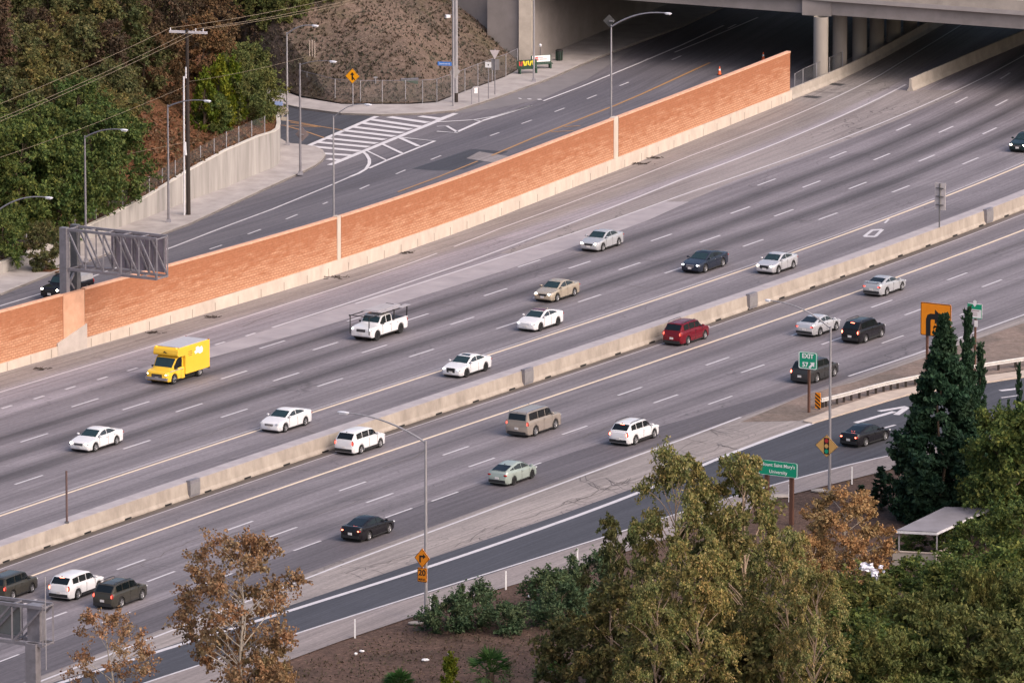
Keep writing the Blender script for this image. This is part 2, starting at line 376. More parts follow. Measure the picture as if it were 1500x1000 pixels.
gdirt = flat('gore_soil', px((1085, 618), (1180, 578), (1250, 560), (1337, 530), (1430, 497), (1500, 473), (1720, 395), (1720, 510), (1500, 541), (1420, 553), (1328, 568), (1290, 576), (1230, 594), (1172, 616)), Z2, soil('dusty_gore_soil', [(0.14, 0.112, 0.10), (0.20, 0.165, 0.152), (0.27, 0.225, 0.21)], 0.8, 0.3, 0.2))
kb = MB().slab(px((1176, 618), (1230, 597), (1290, 577.5), (1328, 570), (1420, 555), (1500, 544), (1720, 519), (1720, 530), (1500, 553), (1420, 565), (1328, 580), (1250, 603), (1190, 621)), 0.0, 0.12)
structure(kb.build('gore_kerb', M['kerb']))
SV = px((-300, 640), (0, 543), (231, 477), (500, 397), (695, 330), (1000, 208), (1160, 144), (1300, 85), (1500, -10), (1900, -210), (1700, -330), (1300, -150), (1000, 20), (880, 75), (760, 128), (670, 158), (560, 166), (480, 150), (393, 128), (300, 100), (250, 130), (300, 190), (400, 225), (420, 245), (270, 325), (80, 395), (0, 425), (-300, 540))
flat('boulevard_road', SV, -0.02, M['asph3'])
flat('side_street_asphalt', px((300, 118), (405, 152), (500, 168), (560, 168), (440, 218), (410, 206), (380, 175), (300, 150)), -0.012, M['asph'])
flat('asphalt_patch', px((603, 247), (690, 218), (745, 222), (680, 248), (640, 250)), -0.012, M['asph'])
flat('concrete_patch', px((683, 232), (702, 222), (746, 229), (722, 238)), -0.004, M['gore'])
flat('pale_bus_bay', px((660, 160), (700, 153), (800, 118), (900, 78), (930, 70), (860, 116), (790, 146), (730, 158), (670, 166)), -0.012, mat('bus_bay_concrete', (.15, .14, .15), .85, scale=.5, col2=(.2, .185, .195), detail=8))
# sidewalks: kerb line out, wall / fence line in
def walk(name, outer, inner):
    b = MB().slab(outer+inner[::-1], -0.05, 0.15)
    o = structure(b.build(name, M['walk'])); kbm = MB().wall([p for p in outer], [0.158]*len(outer), 0.25, -0.03)
    structure(kbm.build('kerb', M['kerb2'])); return o
M['kerb2'] = mat('street_kerb', (.3, .27, .26), .9, scale=1.5, col2=(.42, .38, .36), detail=6)
WG = px((-260, 486), (-120, 452), (0, 405), (80, 374), (128, 354), (176, 335), (220, 319), (278, 296), (333, 276), (380, 256), (402, 247.5), (409, 241), (411, 232), (410, 220), (406, 209), (398, 199), (388, 191), (372, 182), (340, 172))
WH = [1.3, 1.2, 1.1, 1.0, 1.25, 1.5, 1.9, 2.7, 3.3, 3.35, 3.25, 3.15, 3.1, 3.05, 3.0, 2.9, 2.8, 2.6, 2.4]
CU1 = px((-300, 545), (-100, 475), (0, 433), (80, 401), (160, 373), (277, 330), (400, 273), (445, 253), (463, 243.5), (473, 236), (477, 229), (473, 222), (462, 217), (443, 214), (422, 212), (404, 201), (390, 193))
walk('left_sidewalk', CU1, WG[:17])
CU2 = px((300, 120), (360, 140), (405, 152.5), (440, 160), (500, 168), (560, 170), (620, 168), (667, 164), (700, 154), (733, 143), (800, 119), (867, 90), (940, 62), (1000, 40), (1150, -30), (1400, -155))
IN2 = px((300, 98), (360, 116), (393, 127), (440, 145), (500, 155), (560, 155), (600, 155), (640, 152.5), (681, 136), (707, 127), (740, 115), (770, 98), (806, 79), (856, 58), (940, 24), (1400, -210))
walk('far_sidewalk', CU2, IN2)
# ------------------------------------------------------------------ painted markings
def dashes(b, uo, ts, z, w=0.19, ln=3.66):
    for t in ts:
        d = ln/2*rdir(t).y; b.strip([RP(t-d, uo), RP(t, uo), RP(t+d, uo)], w, z)
mk = MB(); my = MB()
def tick(p0, first_px, last_px, others=()): pass
def run(ts):                                  # fill the survey's dash centres with a steady beat both ways
    ts = sorted(ts); a = ts[0]; out = list(ts)
    while a > 450: a -= 12.4; out.append(a)
    b_ = ts[-1]
    while b_ < 1080: b_ += 13.6; out.append(b_)
    return out
def ty(l, dx=19, dy=-6): return [G(x+dx, y+dy).y for x, y in l]
dashes(mk, -4.85, run(ty([(180, 656), (327, 610), (468, 565), (603, 522), (733, 481), (856, 442), (975, 400), (1088, 361), (1197, 322), (1303, 282), (1407, 241)], 15, -5)), Z2)
dashes(mk, -8.85, run(ty([(257, 602), (400, 557), (535, 516), (665, 475), (790, 436), (910, 395), (1023, 355), (1133, 317), (1241, 277), (1346, 237), (1443, 197)], 15, -5)), Z2)
dashes(mk, -12.7, run(ty([(27, 646), (178, 599), (323, 554), (460, 512), (598, 470), (717, 433), (838, 393), (953, 353), (1064, 313), (1170, 275), (1277, 235), (1377, 195), (1476, 156)], 15, -5)), Z2)
dashes(mk, -16.6, run(ty([(103, 594.7), (244, 552), (383, 509.7), (516, 470)], 18, -5)+ty([(768, 391), (1106, 272), (1212, 232), (1313, 192), (1413, 152)], 14, -5)), Z2)
dashes(mk, 16.45, run(ty([(336, 776), (500, 718), (647, 666), (777, 622), (907, 579), (1035, 535), (1157, 492), (1277, 451), (1391, 411)], 17, -6)), Z2)
dashes(mk, 20.2, run(ty([(227, 850), (402, 785), (538, 735), (683, 683), (822, 636), (955, 590), (1083, 546), (1205, 505), (1323, 462), (1439, 421)], 18, -6)), Z2)
dashes(mk, 23.98, [t for t in run(ty([(67, 910), (230, 853), (370, 805), (500, 757), (640, 733), (770, 690), (900, 640), (1035, 592), (1165, 547), (1290, 503), (1410, 462)], 16, -6))], Z2, 0.17)
for x, y in ((10, 596), (57, 582), (103, 568), (150, 554), (194, 541), (322, 503), (367, 490), (-40, 610)):
    p = G(x, y); t = p.y; mk.strip([RP(t-.6, off_of(p)), RP(t+.6, off_of(p))], 0.22, Z2)
def uline(b, tab, t0, t1, w, z):
    n = int((t1-t0)/4)+1; b.strip([RP(t0+(t1-t0)*i/n, lerp_tab(tab, t0+(t1-t0)*i/n)) for i in range(n+1)], w, z)
uline(mk, [(658, -20.3), (667, -20.5), (686, -21.3), (702, -22.4), (725, -23.8), (771, -24.0)], 658, 775, 0.22, Z2)
uline(mk, [(669, -19.9), (702, -20.1), (718, -20.4), (765, -18.9), (792, -17.7)], 668, 1000, 0.17, Z2)
uline(mk, [(440, -24.5), (651, -24.3), (675, -24.7), (687, -25.2), (702, -26.6), (736, -28.2), (780, -27.8)], 440, 690, 0.16, Z2)
uline(mk, [(675, -24.7), (687, -25.2), (702, -26.6), (736, -28.2), (780, -27.8)], 693, 1000, 0.15, Z2)
uline(mk, [(440, -0.42)], 440, 1080, 0.09, Z2); uline(my, [(440, 0.05)], 440, 1080, 0.23, Z2)
uline(my, [(440, 12.35)], 440, 1080, 0.24, Z2); uline(mk, [(440, 9.35)], 440, 1080, 0.08, Z2)
mk.strip(px((-150, 1078), (55, 999), (500, 827), (933, 667), (1000, 643), (1085, 611)), 0.22, Z2)
mk.strip(px((1243, 551), (1337, 520), (1430, 486), (1500, 461), (1720, 378)), 0.2, Z2)
mk.strip(smoothed(px((-200, 1100), (82, 1000), (500, 871), (700, 807), (933, 724), (1063, 666), (1190, 620))), 0.42, Z3)
mk.strip(smoothed(px((-200, 1136), (208, 1001), (500, 906), (858, 795), (1027, 741), (1160, 702), (1293, 668), (1500, 628))), 0.2, Z3)
# ramp arrows and lane ticks, carpool diamond
def q5(l, ox, oy, s=5.0): return px(*[(ox+a/s, oy+b/s) for a, b in l])
mk.strip(q5([(665, 697), (950, 614)], 1120, 480), 0.45, Z3)
mk.strip(q5([(838, 612), (1040, 578)], 1120, 480), 0.5, Z3); mk.strip(q5([(1042, 585), (965, 638)], 1120, 480), 0.5, Z3)
mk.strip(q5([(862, 738), (958, 712)], 1120, 480), 0.25, Z3)
mk.strip(q5([(1395, 718), (1480, 708)], 1000, 333, 3), 0.5, Z3); mk.strip(q5([(1400, 749), (1480, 738)], 1000, 333, 3), 0.22, Z3)
for l_, w_ in (([(798, 40), (833, 13)], .3), ([(831, 13), (880, 10)], .6), ([(878, 10), (846, 41)], .3), ([(796, 40), (848, 41)], .6)): mk.strip(q5(l_, 1000, 333, 3), w_, Z2+.002*(w_ > .4))
mk.strip(px((1296, 327), (1302, 321)), .2, Z2)
structure(mk.build('white_lane_markings', M['lw'])); structure(my.build('yellow_lane_lines', M['ly']))
hw = MB(); A5 = (380, 60)
zS = 0.004
hw.strip(q5([(320, 785), (860, 552)], *A5), 0.5, zS); hw.strip(q5([(515, 910), (1435, 533)], *A5), 0.55, zS+.006)
for s5 in (((1175, 553), (1310, 570)), ((950, 558), (1235, 600)), ((820, 577), (1180, 630)), ((750, 602), (1110, 650)), ((690, 632), (1050, 675)), ((630, 658), (990, 700)), ((570, 685), (920, 725)),
           ((500, 715), (860, 752)), ((420, 742), (800, 778)), ((360, 772), (735, 808)), ((430, 823), (680, 840)), ((500, 865), (600, 875))): hw.strip(q5(s5, *A5), 0.85, zS+.012)
for l, w in (([(1015, 705), (1165, 772)], .45), ([(1035, 708), (1285, 735), (935, 876), (800, 935)], .3), ([(895, 755), (1048, 826)], .35), ([(775, 800), (932, 876)], .22),
             ([(750, 808), (785, 835), (805, 870), (805, 900), (780, 940), (725, 972), (665, 996)], .3)): hw.strip(q5(l, *A5), w, zS+.018)
B5 = (640, 0)
for l, w in (([(0, 882), (140, 833)], .5), ([(0, 897), (265, 881), (335, 890)], .3), ([(0, 929), (72, 925), (150, 970)], .3), ([(0, 964), (135, 975), (330, 888), (520, 830), (690, 775)], .35), ([(265, 881), (420, 855), (690, 775)], .22),
             ([(600, 725), (616, 724)], .6), ([(665, 729), (690, 727)], .5), ([(737, 732), (765, 730)], .5), ([(780, 742), (1050, 640), (1280, 548), (1470, 470), (1800, 330), (2100, 190)], .22)): hw.strip(q5(l, *B5), w, zS+.024)
structure(hw.build('hatched_median_paint', M['lw2']))
ck = MB(); rgc = random.Random(2)
def crack(l, ox, oy, s, w=.1):
    pts = dense(q5(l, ox, oy, s), .9); out = []
    for i, p in enumerate(pts): out.append(p+Vector((rgc.gauss(0, .12), rgc.gauss(0, .35), 0)))
    ck.strip(out, w*rgc.uniform(.45, .8), Z2-.003)
    for _ in range(3):
        p = rgc.choice(out); ck.strip([p+Vector((j*.4+rgc.gauss(0, .1), (j*.5*sgn_+rgc.gauss(0, .25)), 0)) for j, sgn_ in zip(range(5), [rgc.choice((-1, 1))]*5)], .05, Z2-.0035)
crack([(480, 398), (560, 370), (640, 320), (720, 295), (860, 265), (980, 215), (1060, 180), (1140, 155), (1200, 140), (1280, 100)], 500, 667, 3, .10)
crack([(20, 520), (60, 500), (150, 480), (230, 455), (340, 430)], 500, 667, 3, .09); crack([(560, 372), (650, 352), (760, 318)], 500, 667, 3, .1); crack([(1050, 95), (1090, 130), (1150, 150), (1230, 152)], 500, 667, 3, .12); crack([(1150, 100), (1200, 130), (1280, 112)], 500, 667, 3, .12)
crack([(0, 500), (160, 440), (300, 395), (420, 355), (520, 300)], 820, 640, 5, .09); crack([(200, 290), (240, 360), (310, 390)], 820, 640, 5); crack([(350, 310), (380, 350), (470, 350)], 820, 640, 5); crack([(820, 130), (900, 60), (1000, 20)], 820, 640, 5, .09); crack([(980, 135), (1100, 120), (1180, 60)], 820, 640, 5, .09)
crack([(0, 925), (60, 900), (170, 880), (250, 870)], 1000, 333, 3, .1); crack([(20, 870), (120, 885), (160, 915)], 1000, 333, 3, .1); crack([(330, 820), (420, 800), (540, 790)], 1000, 333, 3, .12)
crack([(830, 425), (900, 400), (1050, 340)], 0, 667, 3, .12); crack([(540, 500), (680, 450), (760, 410), (880, 360)], 0, 667, 3, .12)
for _ in range(26):
    t_ = rgc.uniform(560, 760); u_ = rgc.choice([-22, -14.6, -10.7, -6.9, -3, 3.5, 14.5, 18.4, 22.3, 26.2])+rgc.uniform(-.9, .9); n_ = rgc.randint(3, 8); p0_ = RP(t_, u_); along = rgc.random() < .6
    pts_ = [p0_+(RP(t_+1, u_)-p0_)*(j*1.1 if along else j*.15)+Vector((rgc.gauss(0, .12), rgc.gauss(0, .2), 0))+(Vector((0, 0, 0)) if along else Vector((j*.6, -j*.35, 0))) for j in range(n_)]
    ck.strip(pts_, rgc.uniform(.06, .14), Z2-.004)
structure(ck.build('pavement_cracks', mat('crack_sealant', (.11, .098, .098), .8, var=.3)))
bd = MB(); by = MB()
for l in ([(390, 995), (455, 972)], [(620, 907), (695, 880)], [(862, 820), (935, 792)], [(1100, 725), (1170, 697)], [(1338, 630), (1405, 603)], [(1490, 460), (1550, 430)], [(1720, 440), (1790, 410)]): bd.strip(q5(l, *B5), .17, zS)
bd.strip(q5([(1740, 385), (1950, 300), (2350, 130)], *B5), .2, zS); bd.strip(q5([(2130, 210), (2190, 180)], *B5), .2, zS)
for l in ([(527, 277), (541, 271)], [(580, 255), (594, 249)], [(631, 234), (646, 228)], [(473, 299), (480, 296)], [(419, 321), (436, 314)], [(363, 343), (382, 336)], [(307, 365), (325, 359)], [(250, 388), (266, 383)]): bd.strip(px(*l), .17, zS)
bd.strip(px((-100, 478), (100, 418), (255, 361), (327, 333), (400, 306), (483, 272), (513, 259)), .2, zS)
structure(bd.build('boulevard_dashes', M['lw']))
by.strip(q5([(400, 1140), (730, 1000), (1000, 892), (1300, 775), (1500, 690), (2000, 460)], *B5), .25, zS); by.strip(q5([(835, 966), (1000, 958)], *B5), .22, zS); by.strip(q5([(930, 930), (1050, 922)], *B5), .22, zS)
by.strip(px((583, 281), (640, 260), (700, 236)), .2, zS)
for l in ([(130, 568), (420, 622), (625, 657)], [(160, 618), (440, 630)], [(225, 596), (445, 631)], [(190, 622), (330, 660), (480, 712)]): by.strip(q5(l, *A5), .2, zS)
structure(by.build('boulevard_yellow_lines', M['ly2']))
# ------------------------------------------------------------------ hillsides
def hill(name, base, z0, dirs, slope_tab, m, rows=34, dmax=110, amp=0.35):
    pts = []
    base2 = []; z2 = []; d2 = []
    for i in range(len(base)-1):
        n = max(1, int((base[i+1]-base[i]).length/2.5))
        for j in range(n):
            f = j/n; base2.append(base[i].lerp(base[i+1], f)); z2.append(z0[i]*(1-f)+z0[i+1]*f); d2.append(Vector(dirs[i]).lerp(Vector(dirs[i+1]), f))
    base2.append(base[-1]); z2.append(z0[-1]); d2.append(Vector(dirs[-1]))
    rng = random.Random(5); vs = []; n = len(base2)
    for r in range(rows+1):
        d = dmax*(r/rows)**1.6
        for i in range(n):
            p = base2[i]+d2[i].normalized().to_3d()*d; z = z2[i]+lerp_tab(slope_tab, d)
            z += min(d, 3)/3*amp*(math.sin(p.x*.37+p.y*.21)+math.sin(p.x*.13-p.y*.31+1.3)+rng.uniform(-.5, .5))
            vs.append((p.x, p.y, z))
    fs = [(r*n+i, r*n+i+1, (r+1)*n+i+1, (r+1)*n+i) for r in range(rows) for i in range(n-1)]
    return structure(MB().add(vs, fs).build(name, m, smooth=True))
bk = (-.86, .51)
HB = WG; HZ = [h-0.12 for h in WH]
SL_L = [(0, 0), (4, 1.2), (14, 6.5), (40, 20), (70, 30), (110, 38)]
HD = [bk]*9+[(-.84, .55), (-.8, .6), (-.76, .65), (-.72, .7), (-.68, .73), (-.64, .77), (-.6, .8), (-.58, .82), (-.56, .84), (-.56, .84)]
WBK = []                                       # hill starts just behind the wall stem
for i, p in enumerate(HB): WBK.append(p+Vector((HD[i][0], HD[i][1], 0)).normalized()*0.28)
hill('wooded_hillside', WBK, HZ, HD, SL_L, M['redsoil'])
FB = px((250, 82), (300, 97), (360, 115), (393, 126), (440, 143.5), (500, 154), (560, 154), (600, 154), (640, 151), (681, 135), (707, 126), (740, 114), (769, 97))
SL_R = [(0, .1), (2, .5), (8, 4.0), (40, 20), (70, 33), (110, 44)]
hill('dry_hillside', FB, [0.1]*13, [(-.5, .86)]*11+[(-.62, .78), (-.7, .71)], SL_R, M['dry'], amp=.3)
def zat(x, y, row):
    lo, hi = -2, 60
    for _ in range(40):
        m = (lo+hi)/2
        if P((x, y, m))[1] > row: lo = m
        else: hi = m
    return lo
def pxs(p): return FOC/math.hypot(p.y, CAMZ-p.z)   # pixels per metre at a spot
RD = rdir(650)
ACR = Vector((RD.y, -RD.x, 0))                  # across the motorway, towards the overlook
SGN = math.atan2(ACR.y, ACR.x)                  # a sign board square to the traffic
# ------------------------------------------------------------------ orange sound wall
def blockmat():
    m, nt, b = nmat('orange_slump_block')
    uv = N(nt, 'ShaderNodeUVMap', uv_map='UVMap').outputs[0]
    br = N(nt, 'ShaderNodeTexBrick'); nt.links.new(uv, br.inputs['Vector']); br.inputs['Scale'].default_value = 1.0
    br.inputs['Brick Width'].default_value = 0.5; br.inputs['Row Height'].default_value = 0.21; br.inputs['Mortar Size'].default_value = 0.022
    br.inputs['Color1'].default_value = (.51, .275, .172, 1); br.inputs['Color2'].default_value = (.47, .248, .152, 1); br.inputs['Mortar'].default_value = (.30, .14, .086, 1)
    br.inputs['Bias'].default_value = -0.2
    sx = N(nt, 'ShaderNodeSeparateXYZ'); nt.links.new(uv, sx.inputs[0])
    hi = ramp(nt, sx.outputs[1], [(0.0, 0.0), (1.0, 1.0)])
    mr = N(nt, 'ShaderNodeMapRange'); nt.links.new(sx.outputs[1], mr.inputs[0]); mr.inputs[1].default_value = 1.0; mr.inputs[2].default_value = 4.4
    n1 = noise(nt, mapped(nt, uv, (0.45, 2.6, 1)), 1.0, 6, 0.75)
    ad = N(nt, 'ShaderNodeMath', operation='MULTIPLY_ADD'); nt.links.new(mr.outputs[0], ad.inputs[0]); ad.inputs[1].default_value = 0.30; nt.links.new(n1, ad.inputs[2])
    wet = ramp(nt, ad.outputs[0], [(0.55, 0.0), (0.72, 0.85)])       # weathering where the top courses hold damp
    c = mix(nt, br.outputs['Color'], (.32, .125, .065), wet)
    n2 = noise(nt, mapped(nt, uv, (2.2, 4.2, 1)), 1.0, 4, 0.8)
    c = mix(nt, c, ramp(nt, n2, [(0.3, 0.72), (0.7, 1.2)]), 0.6, 'MULTIPLY')
    n3 = noise(nt, mapped(nt, uv, (0.9, 0.12, 1)), 1.0, 5, 0.7)
    c = mix(nt, c, (.54, .31, .205), ramp(nt, n3, [(0.56, 0.0), (0.78, 0.18)]))
    nt.links.new(c, b.inputs['Base Color']); b.inputs['Roughness'].default_value = 0.9; b.inputs['Specular IOR Level'].default_value = 0.15
    return m
M['block'] = blockmat()
M['pilaster'] = mat('smooth_orange_render', (.50, .272, .172), .85, scale=1.2, col2=(.65, .37, .25), detail=7)
M['coping'] = mat('orange_coping', (.53, .295, .195), .85, scale=2, col2=(.70, .41, .29), detail=6)
M['paleconc'] = mat('pale_barrier_concrete', (.44, .37, .32), .85, scale=.8, col2=(.6, .52, .455), detail=9, bump=.1, stretch=(1, 1, .5))
WB = px((-420, 668), (-200, 604), (0, 546), (120, 512), (231, 480), (365, 441), (500, 400), (600, 366), (695, 332), (800, 290.5), (903, 250), (1000, 212), (1080, 179.5), (1160, 147))
WB = smoothed(WB, 2)
def by_px(pts, x):
    for a, b in zip(pts, pts[1:]):
        xa, xb = P(a)[0], P(b)[0]
        if xa <= x <= xb: return a.lerp(b, (x-xa)/(xb-xa))
    return pts[0] if x < P(pts[0])[0] else pts[-1]
def sub(pts, xa, xb):
    return [by_px(pts, xa)]+[p for p in pts if xa+1 < P(p)[0] < xb-1]+[by_px(pts, xb)]
def nleft(pts, i):
    d = (pts[min(i+1, len(pts)-1)]-pts[max(i-1, 0)]).normalized(); return Vector((-d.y, d.x, 0))
def shifted(pts, off): return [p+nleft(pts, i)*off for i, p in enumerate(pts)]
def uvwall(name, pts, z0s, z1s, thick, m, parent, s0=0.0):
    b = MB(); uv = []; s_ = s0; n = len(pts)
    for i, p in enumerate(pts):
        if i: s_ += (p-pts[i-1]).length
        q = p+nleft(pts, i)*thick; z0, z1 = z0s[i], z1s[i]
        b.v += [(p.x, p.y, z0), (p.x, p.y, z1), (q.x, q.y, z1), (q.x, q.y, z0)]; uv += [(s_, z0), (s_, z1), (s_, z1+thick), (s_, z0)]
    for i in range(n-1):
        a, c = 4*i, 4*i+4
        for j in range(3): b.f.append((a+j, a+j+1, c+j+1, c+j))
    b.f.append((0, 1, 2, 3)); e = 4*n-4; b.f.append((e+3, e+2, e+1, e))
    me = b.mesh(name, m); l = me.uv_layers.new(name='UVMap')
    for lp in me.loops: l.data[lp.index].uv = uv[lp.vertex_index]
    return link(name, me, parent)
SW = thing('sound_wall', 'long orange block sound wall on a pale concrete base beside the far carriageway', 'wall')
cbt = [(0, .68), (250, .95), (500, 1.15), (800, 1.12), (1000, 1.08), (1160, .92)]
def ch(p): return lerp_tab(cbt, P(p)[0])
def wt(p): return lerp_tab([(0, 4.62), (500, 4.52), (903, 4.5), (1160, 4.42)], P(p)[0])
cb = MB(); cb.wall(WB, [ch(p) for p in WB], 0.5, -0.02); cb.build('concrete_base', M['paleconc'], SW)
WI = shifted(WB, 0.1)
s0 = 0
for xa, xb in ((-400, 93), (125, 494), (500, 899), (906, 1157)):
    pp = sub(WI, xa, xb); uvwall('block_panel', pp, [ch(p)-.02 for p in pp], [wt(p) for p in pp], 0.3, M['block'], SW, s0); s0 += 31.3
    top = [p-nleft(pp, i)*.05 for i, p in enumerate(pp)]; c = MB(); c.wall(top, [wt(p)+.14 for p in pp], .4, [wt(p)+.003 for p in pp]); c.build('coping', M['coping'], SW)
for xa, xb, m, dz in ((93.5, 124.5, 'pilaster', 0.06), (494.5, 499.5, 'paleconc', .2), (899.5, 905.5, 'paleconc', .2)):
    pp = sub(shifted(WB, .04), xa, xb); b = MB(); b.wall(pp, [wt(p)+dz for p in pp], .44, [ch(p)+.002 for p in pp]); b.build('pilaster', M[m], SW)
pp = sub(shifted(WB, -.03), 85, 128); b = MB(); b.wall(pp, [1.0+.95*i/(len(pp)-1) for i in range(len(pp))], .2, 0.0); b.build('footing', mat('grey_render_patch', (.40, .35, .32), .9, scale=1, col2=(.5, .44, .41)), SW)
jm = mat('dark_joint_strip', (.09, .075, .065), .95)  # dark brown strips mark the joints
def joints(parent, pts, h, step, out=.006):
    s_ = 0
    for i, p in enumerate(dense(pts, step)):
        q = p
        d_ = rdir(p.y); MB().box((0, 0, h/2), (.035, .012, h)).build('joint', jm, parent, loc=(q.x, q.y, .02), rz=math.atan2(d_.y, d_.x))
joints(SW, sub(shifted(WB, -.004), -40, 1150), .66, 6.1)
# ------------------------------------------------------------------ barriers
def barrier(name, label, pts, h, thick, m, cap=None):
    t = thing(name, label, 'barrier')
    b = MB(); n = len(pts); sh = [(0, 0), (.0, .08), (.16, .33), (.22, h), (thick-.22, h), (thick-.16, .33), (thick, .08), (thick, 0)]
    for i, p in enumerate(pts):
        q = nleft(pts, i)
        for a, z in sh: b.v.append((p.x+q.x*a, p.y+q.y*a, z-.002 if z == 0 else z))
    K_ = len(sh)
    for i in range(n-1):
        for j in range(K_-1): b.f.append((K_*i+j, K_*i+j+1, K_*(i+1)+j+1, K_*(i+1)+j))
    b.f.append(tuple(range(K_))); b.f.append(tuple(range(K_*(n-1), K_*n))[::-1])
    b.build('barrier_wall', m, t)
    return t
TS = [440+i*6 for i in range(111)]
def medw(t): return 8.5
MBP = [RP(t, 8.5) for t in TS]
M['median'] = mat('stained_median_concrete', (.255, .218, .19), .88, scale=.9, col2=(.41, .36, .315), detail=9, bump=.1, stretch=(1, 1, .5))
MD = thing('median_barrier', 'wide concrete median barrier with pale flat cap between the two carriageways', 'barrier')
b = MB(); sh = [(0, -.01), (0, .1), (.13, .3), (.2, 1.12), (1.35, 1.12), (1.42, .3), (1.5, .1), (1.5, -.01)]
for i, p in enumerate(MBP):
    q = nleft(MBP, i)
    for a, z in sh: b.v.append((p.x+q.x*a, p.y+q.y*a, z))
for i in range(len(MBP)-1):
    for j in range(7): b.f.append((8*i+j, 8*i+j+1, 8*i+j+9, 8*i+j+8))
b.build('barrier_wall', M['median'], MD)
c = MB(); c.wall(shifted(MBP, .24), [1.15]*len(MBP), 1.07, 1.117); c.build('cap_slab', M['conc_top'], MD)
for x, y in ((265, 727), (757, 563), (1100, 452), (1452, 327)):
    p = RP(G(x, y).y, 8.5); bx = MB().box((0, 0.1, .66), (1.3, .34, 1.2)); o = bx.build('junction_box', M['steel'], MD, loc=p, rz=math.atan2(rdir(p.y).y, rdir(p.y).x))
    bx = MB().box((0, -.09, .62), (1.3, .03, .8)); bx.build('cover_plate', M['signback'], o)
slot = None
for i in range(64):
    t = 500+i*4.6; p = RP(t, 8.5); a = math.atan2(rdir(t).y, rdir(t).x)
    if slot is None:
        slot = MB().box((0, 0.02, .07), (.85, .1, .11)).build('drain_slot', M['black'], MD)
    o = slot if i == 0 else slot.copy()
    if i: COL.objects.link(o); o.parent = MD
    o.location = p; o.rotation_euler.z = a
FBp = smoothed(px((1161, 146.5), (1224, 121), (1272, 97.5), (1310, 77), (1345, 57), (1392, 31), (1440, 5), (1500, -30), (1640, -110)))
barrier('concrete_barrier', 'concrete barrier under the bridge running on from the right end of the orange wall', FBp, .98, .62, M['conc'])
GBp = px((1338, 134), (1420, 98), (1500, 64), (1600, 22), (1760, -50))
barrier('concrete_barrier', 'concrete barrier with a blunt end starting in the pale gore under the bridge', GBp, 1.15, .62, M['conc'])
# ------------------------------------------------------------------ bridge
BR = thing('overpass_bridge', 'grey concrete overpass crossing the motorway on round columns', 'bridge')
SZ = 6.05
e0, e1 = G(1213, 22, SZ), G(1500, 43, SZ)
bd_ = (e1-e0).normalized(); RDb = rdir(775)
eL = e0-bd_*44; eR = e0+bd_*75; DW = 50.0
def quadslab(a, b, back, z0, z1): return MB().slab([a, b, b+back, a+back], z0, z1)
bk_ = RDb*DW
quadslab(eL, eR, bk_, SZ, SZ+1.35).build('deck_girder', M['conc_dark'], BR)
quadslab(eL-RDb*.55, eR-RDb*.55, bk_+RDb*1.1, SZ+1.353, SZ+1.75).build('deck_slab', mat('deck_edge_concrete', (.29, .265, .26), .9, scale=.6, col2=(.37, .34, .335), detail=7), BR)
quadslab(eL-RDb*.5, eR-RDb*.5, RDb*.35, SZ+1.753, SZ+2.7).build('parapet', M['conc'], BR)
cols = [G(1202, 118), G(1230, 103), G(1259, 89.5)]
stp = (cols[2]-cols[0])/2
for i in range(4): cols.append(cols[-1]+RDb*stp.length)
cap0 = G(1171, 17, SZ); capw = 2.6
c0 = cols[0]; side = Vector((RDb.y, -RDb.x, 0))
nF = Vector((-bd_.y, bd_.x, 0)); ca = Vector((c0.x, c0.y, 0))+RDb*((e0-c0).to_2d().to_3d().dot(nF)/RDb.dot(nF)-.22)
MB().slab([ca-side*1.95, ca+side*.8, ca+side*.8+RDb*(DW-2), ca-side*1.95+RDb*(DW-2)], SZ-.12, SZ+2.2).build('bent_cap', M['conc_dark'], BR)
for p in cols: MB().tube([(p.x, p.y, -.05), (p.x, p.y, SZ-.1)], .68, 20, False).build('column', mat('column_concrete', (.27, .24, .22), .9, scale=.8, col2=(.35, .32, .29), detail=7, stretch=(1, 1, .3)) if p is cols[0] else bpy.data.materials['column_concrete'], BR, smooth=True)
ab0 = G(771, 96); abd = (G(940, 24)-ab0).normalized()
wgd = (-bd_*.9+Vector((-.2, .4, 0))).normalized()
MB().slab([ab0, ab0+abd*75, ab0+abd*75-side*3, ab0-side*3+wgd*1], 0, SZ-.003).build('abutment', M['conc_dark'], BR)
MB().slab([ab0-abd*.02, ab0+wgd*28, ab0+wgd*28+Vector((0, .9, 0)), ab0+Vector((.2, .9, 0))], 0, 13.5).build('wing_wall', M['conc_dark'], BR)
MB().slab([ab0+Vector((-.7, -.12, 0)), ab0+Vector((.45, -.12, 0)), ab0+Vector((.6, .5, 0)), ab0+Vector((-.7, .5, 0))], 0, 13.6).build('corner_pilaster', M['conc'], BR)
quadslab(ab0+Vector((.5, .2, 0)), e0-bd_*20, RDb*3, SZ+1.0, SZ+2.6).build('end_diaphragm', M['conc_dark'], BR)
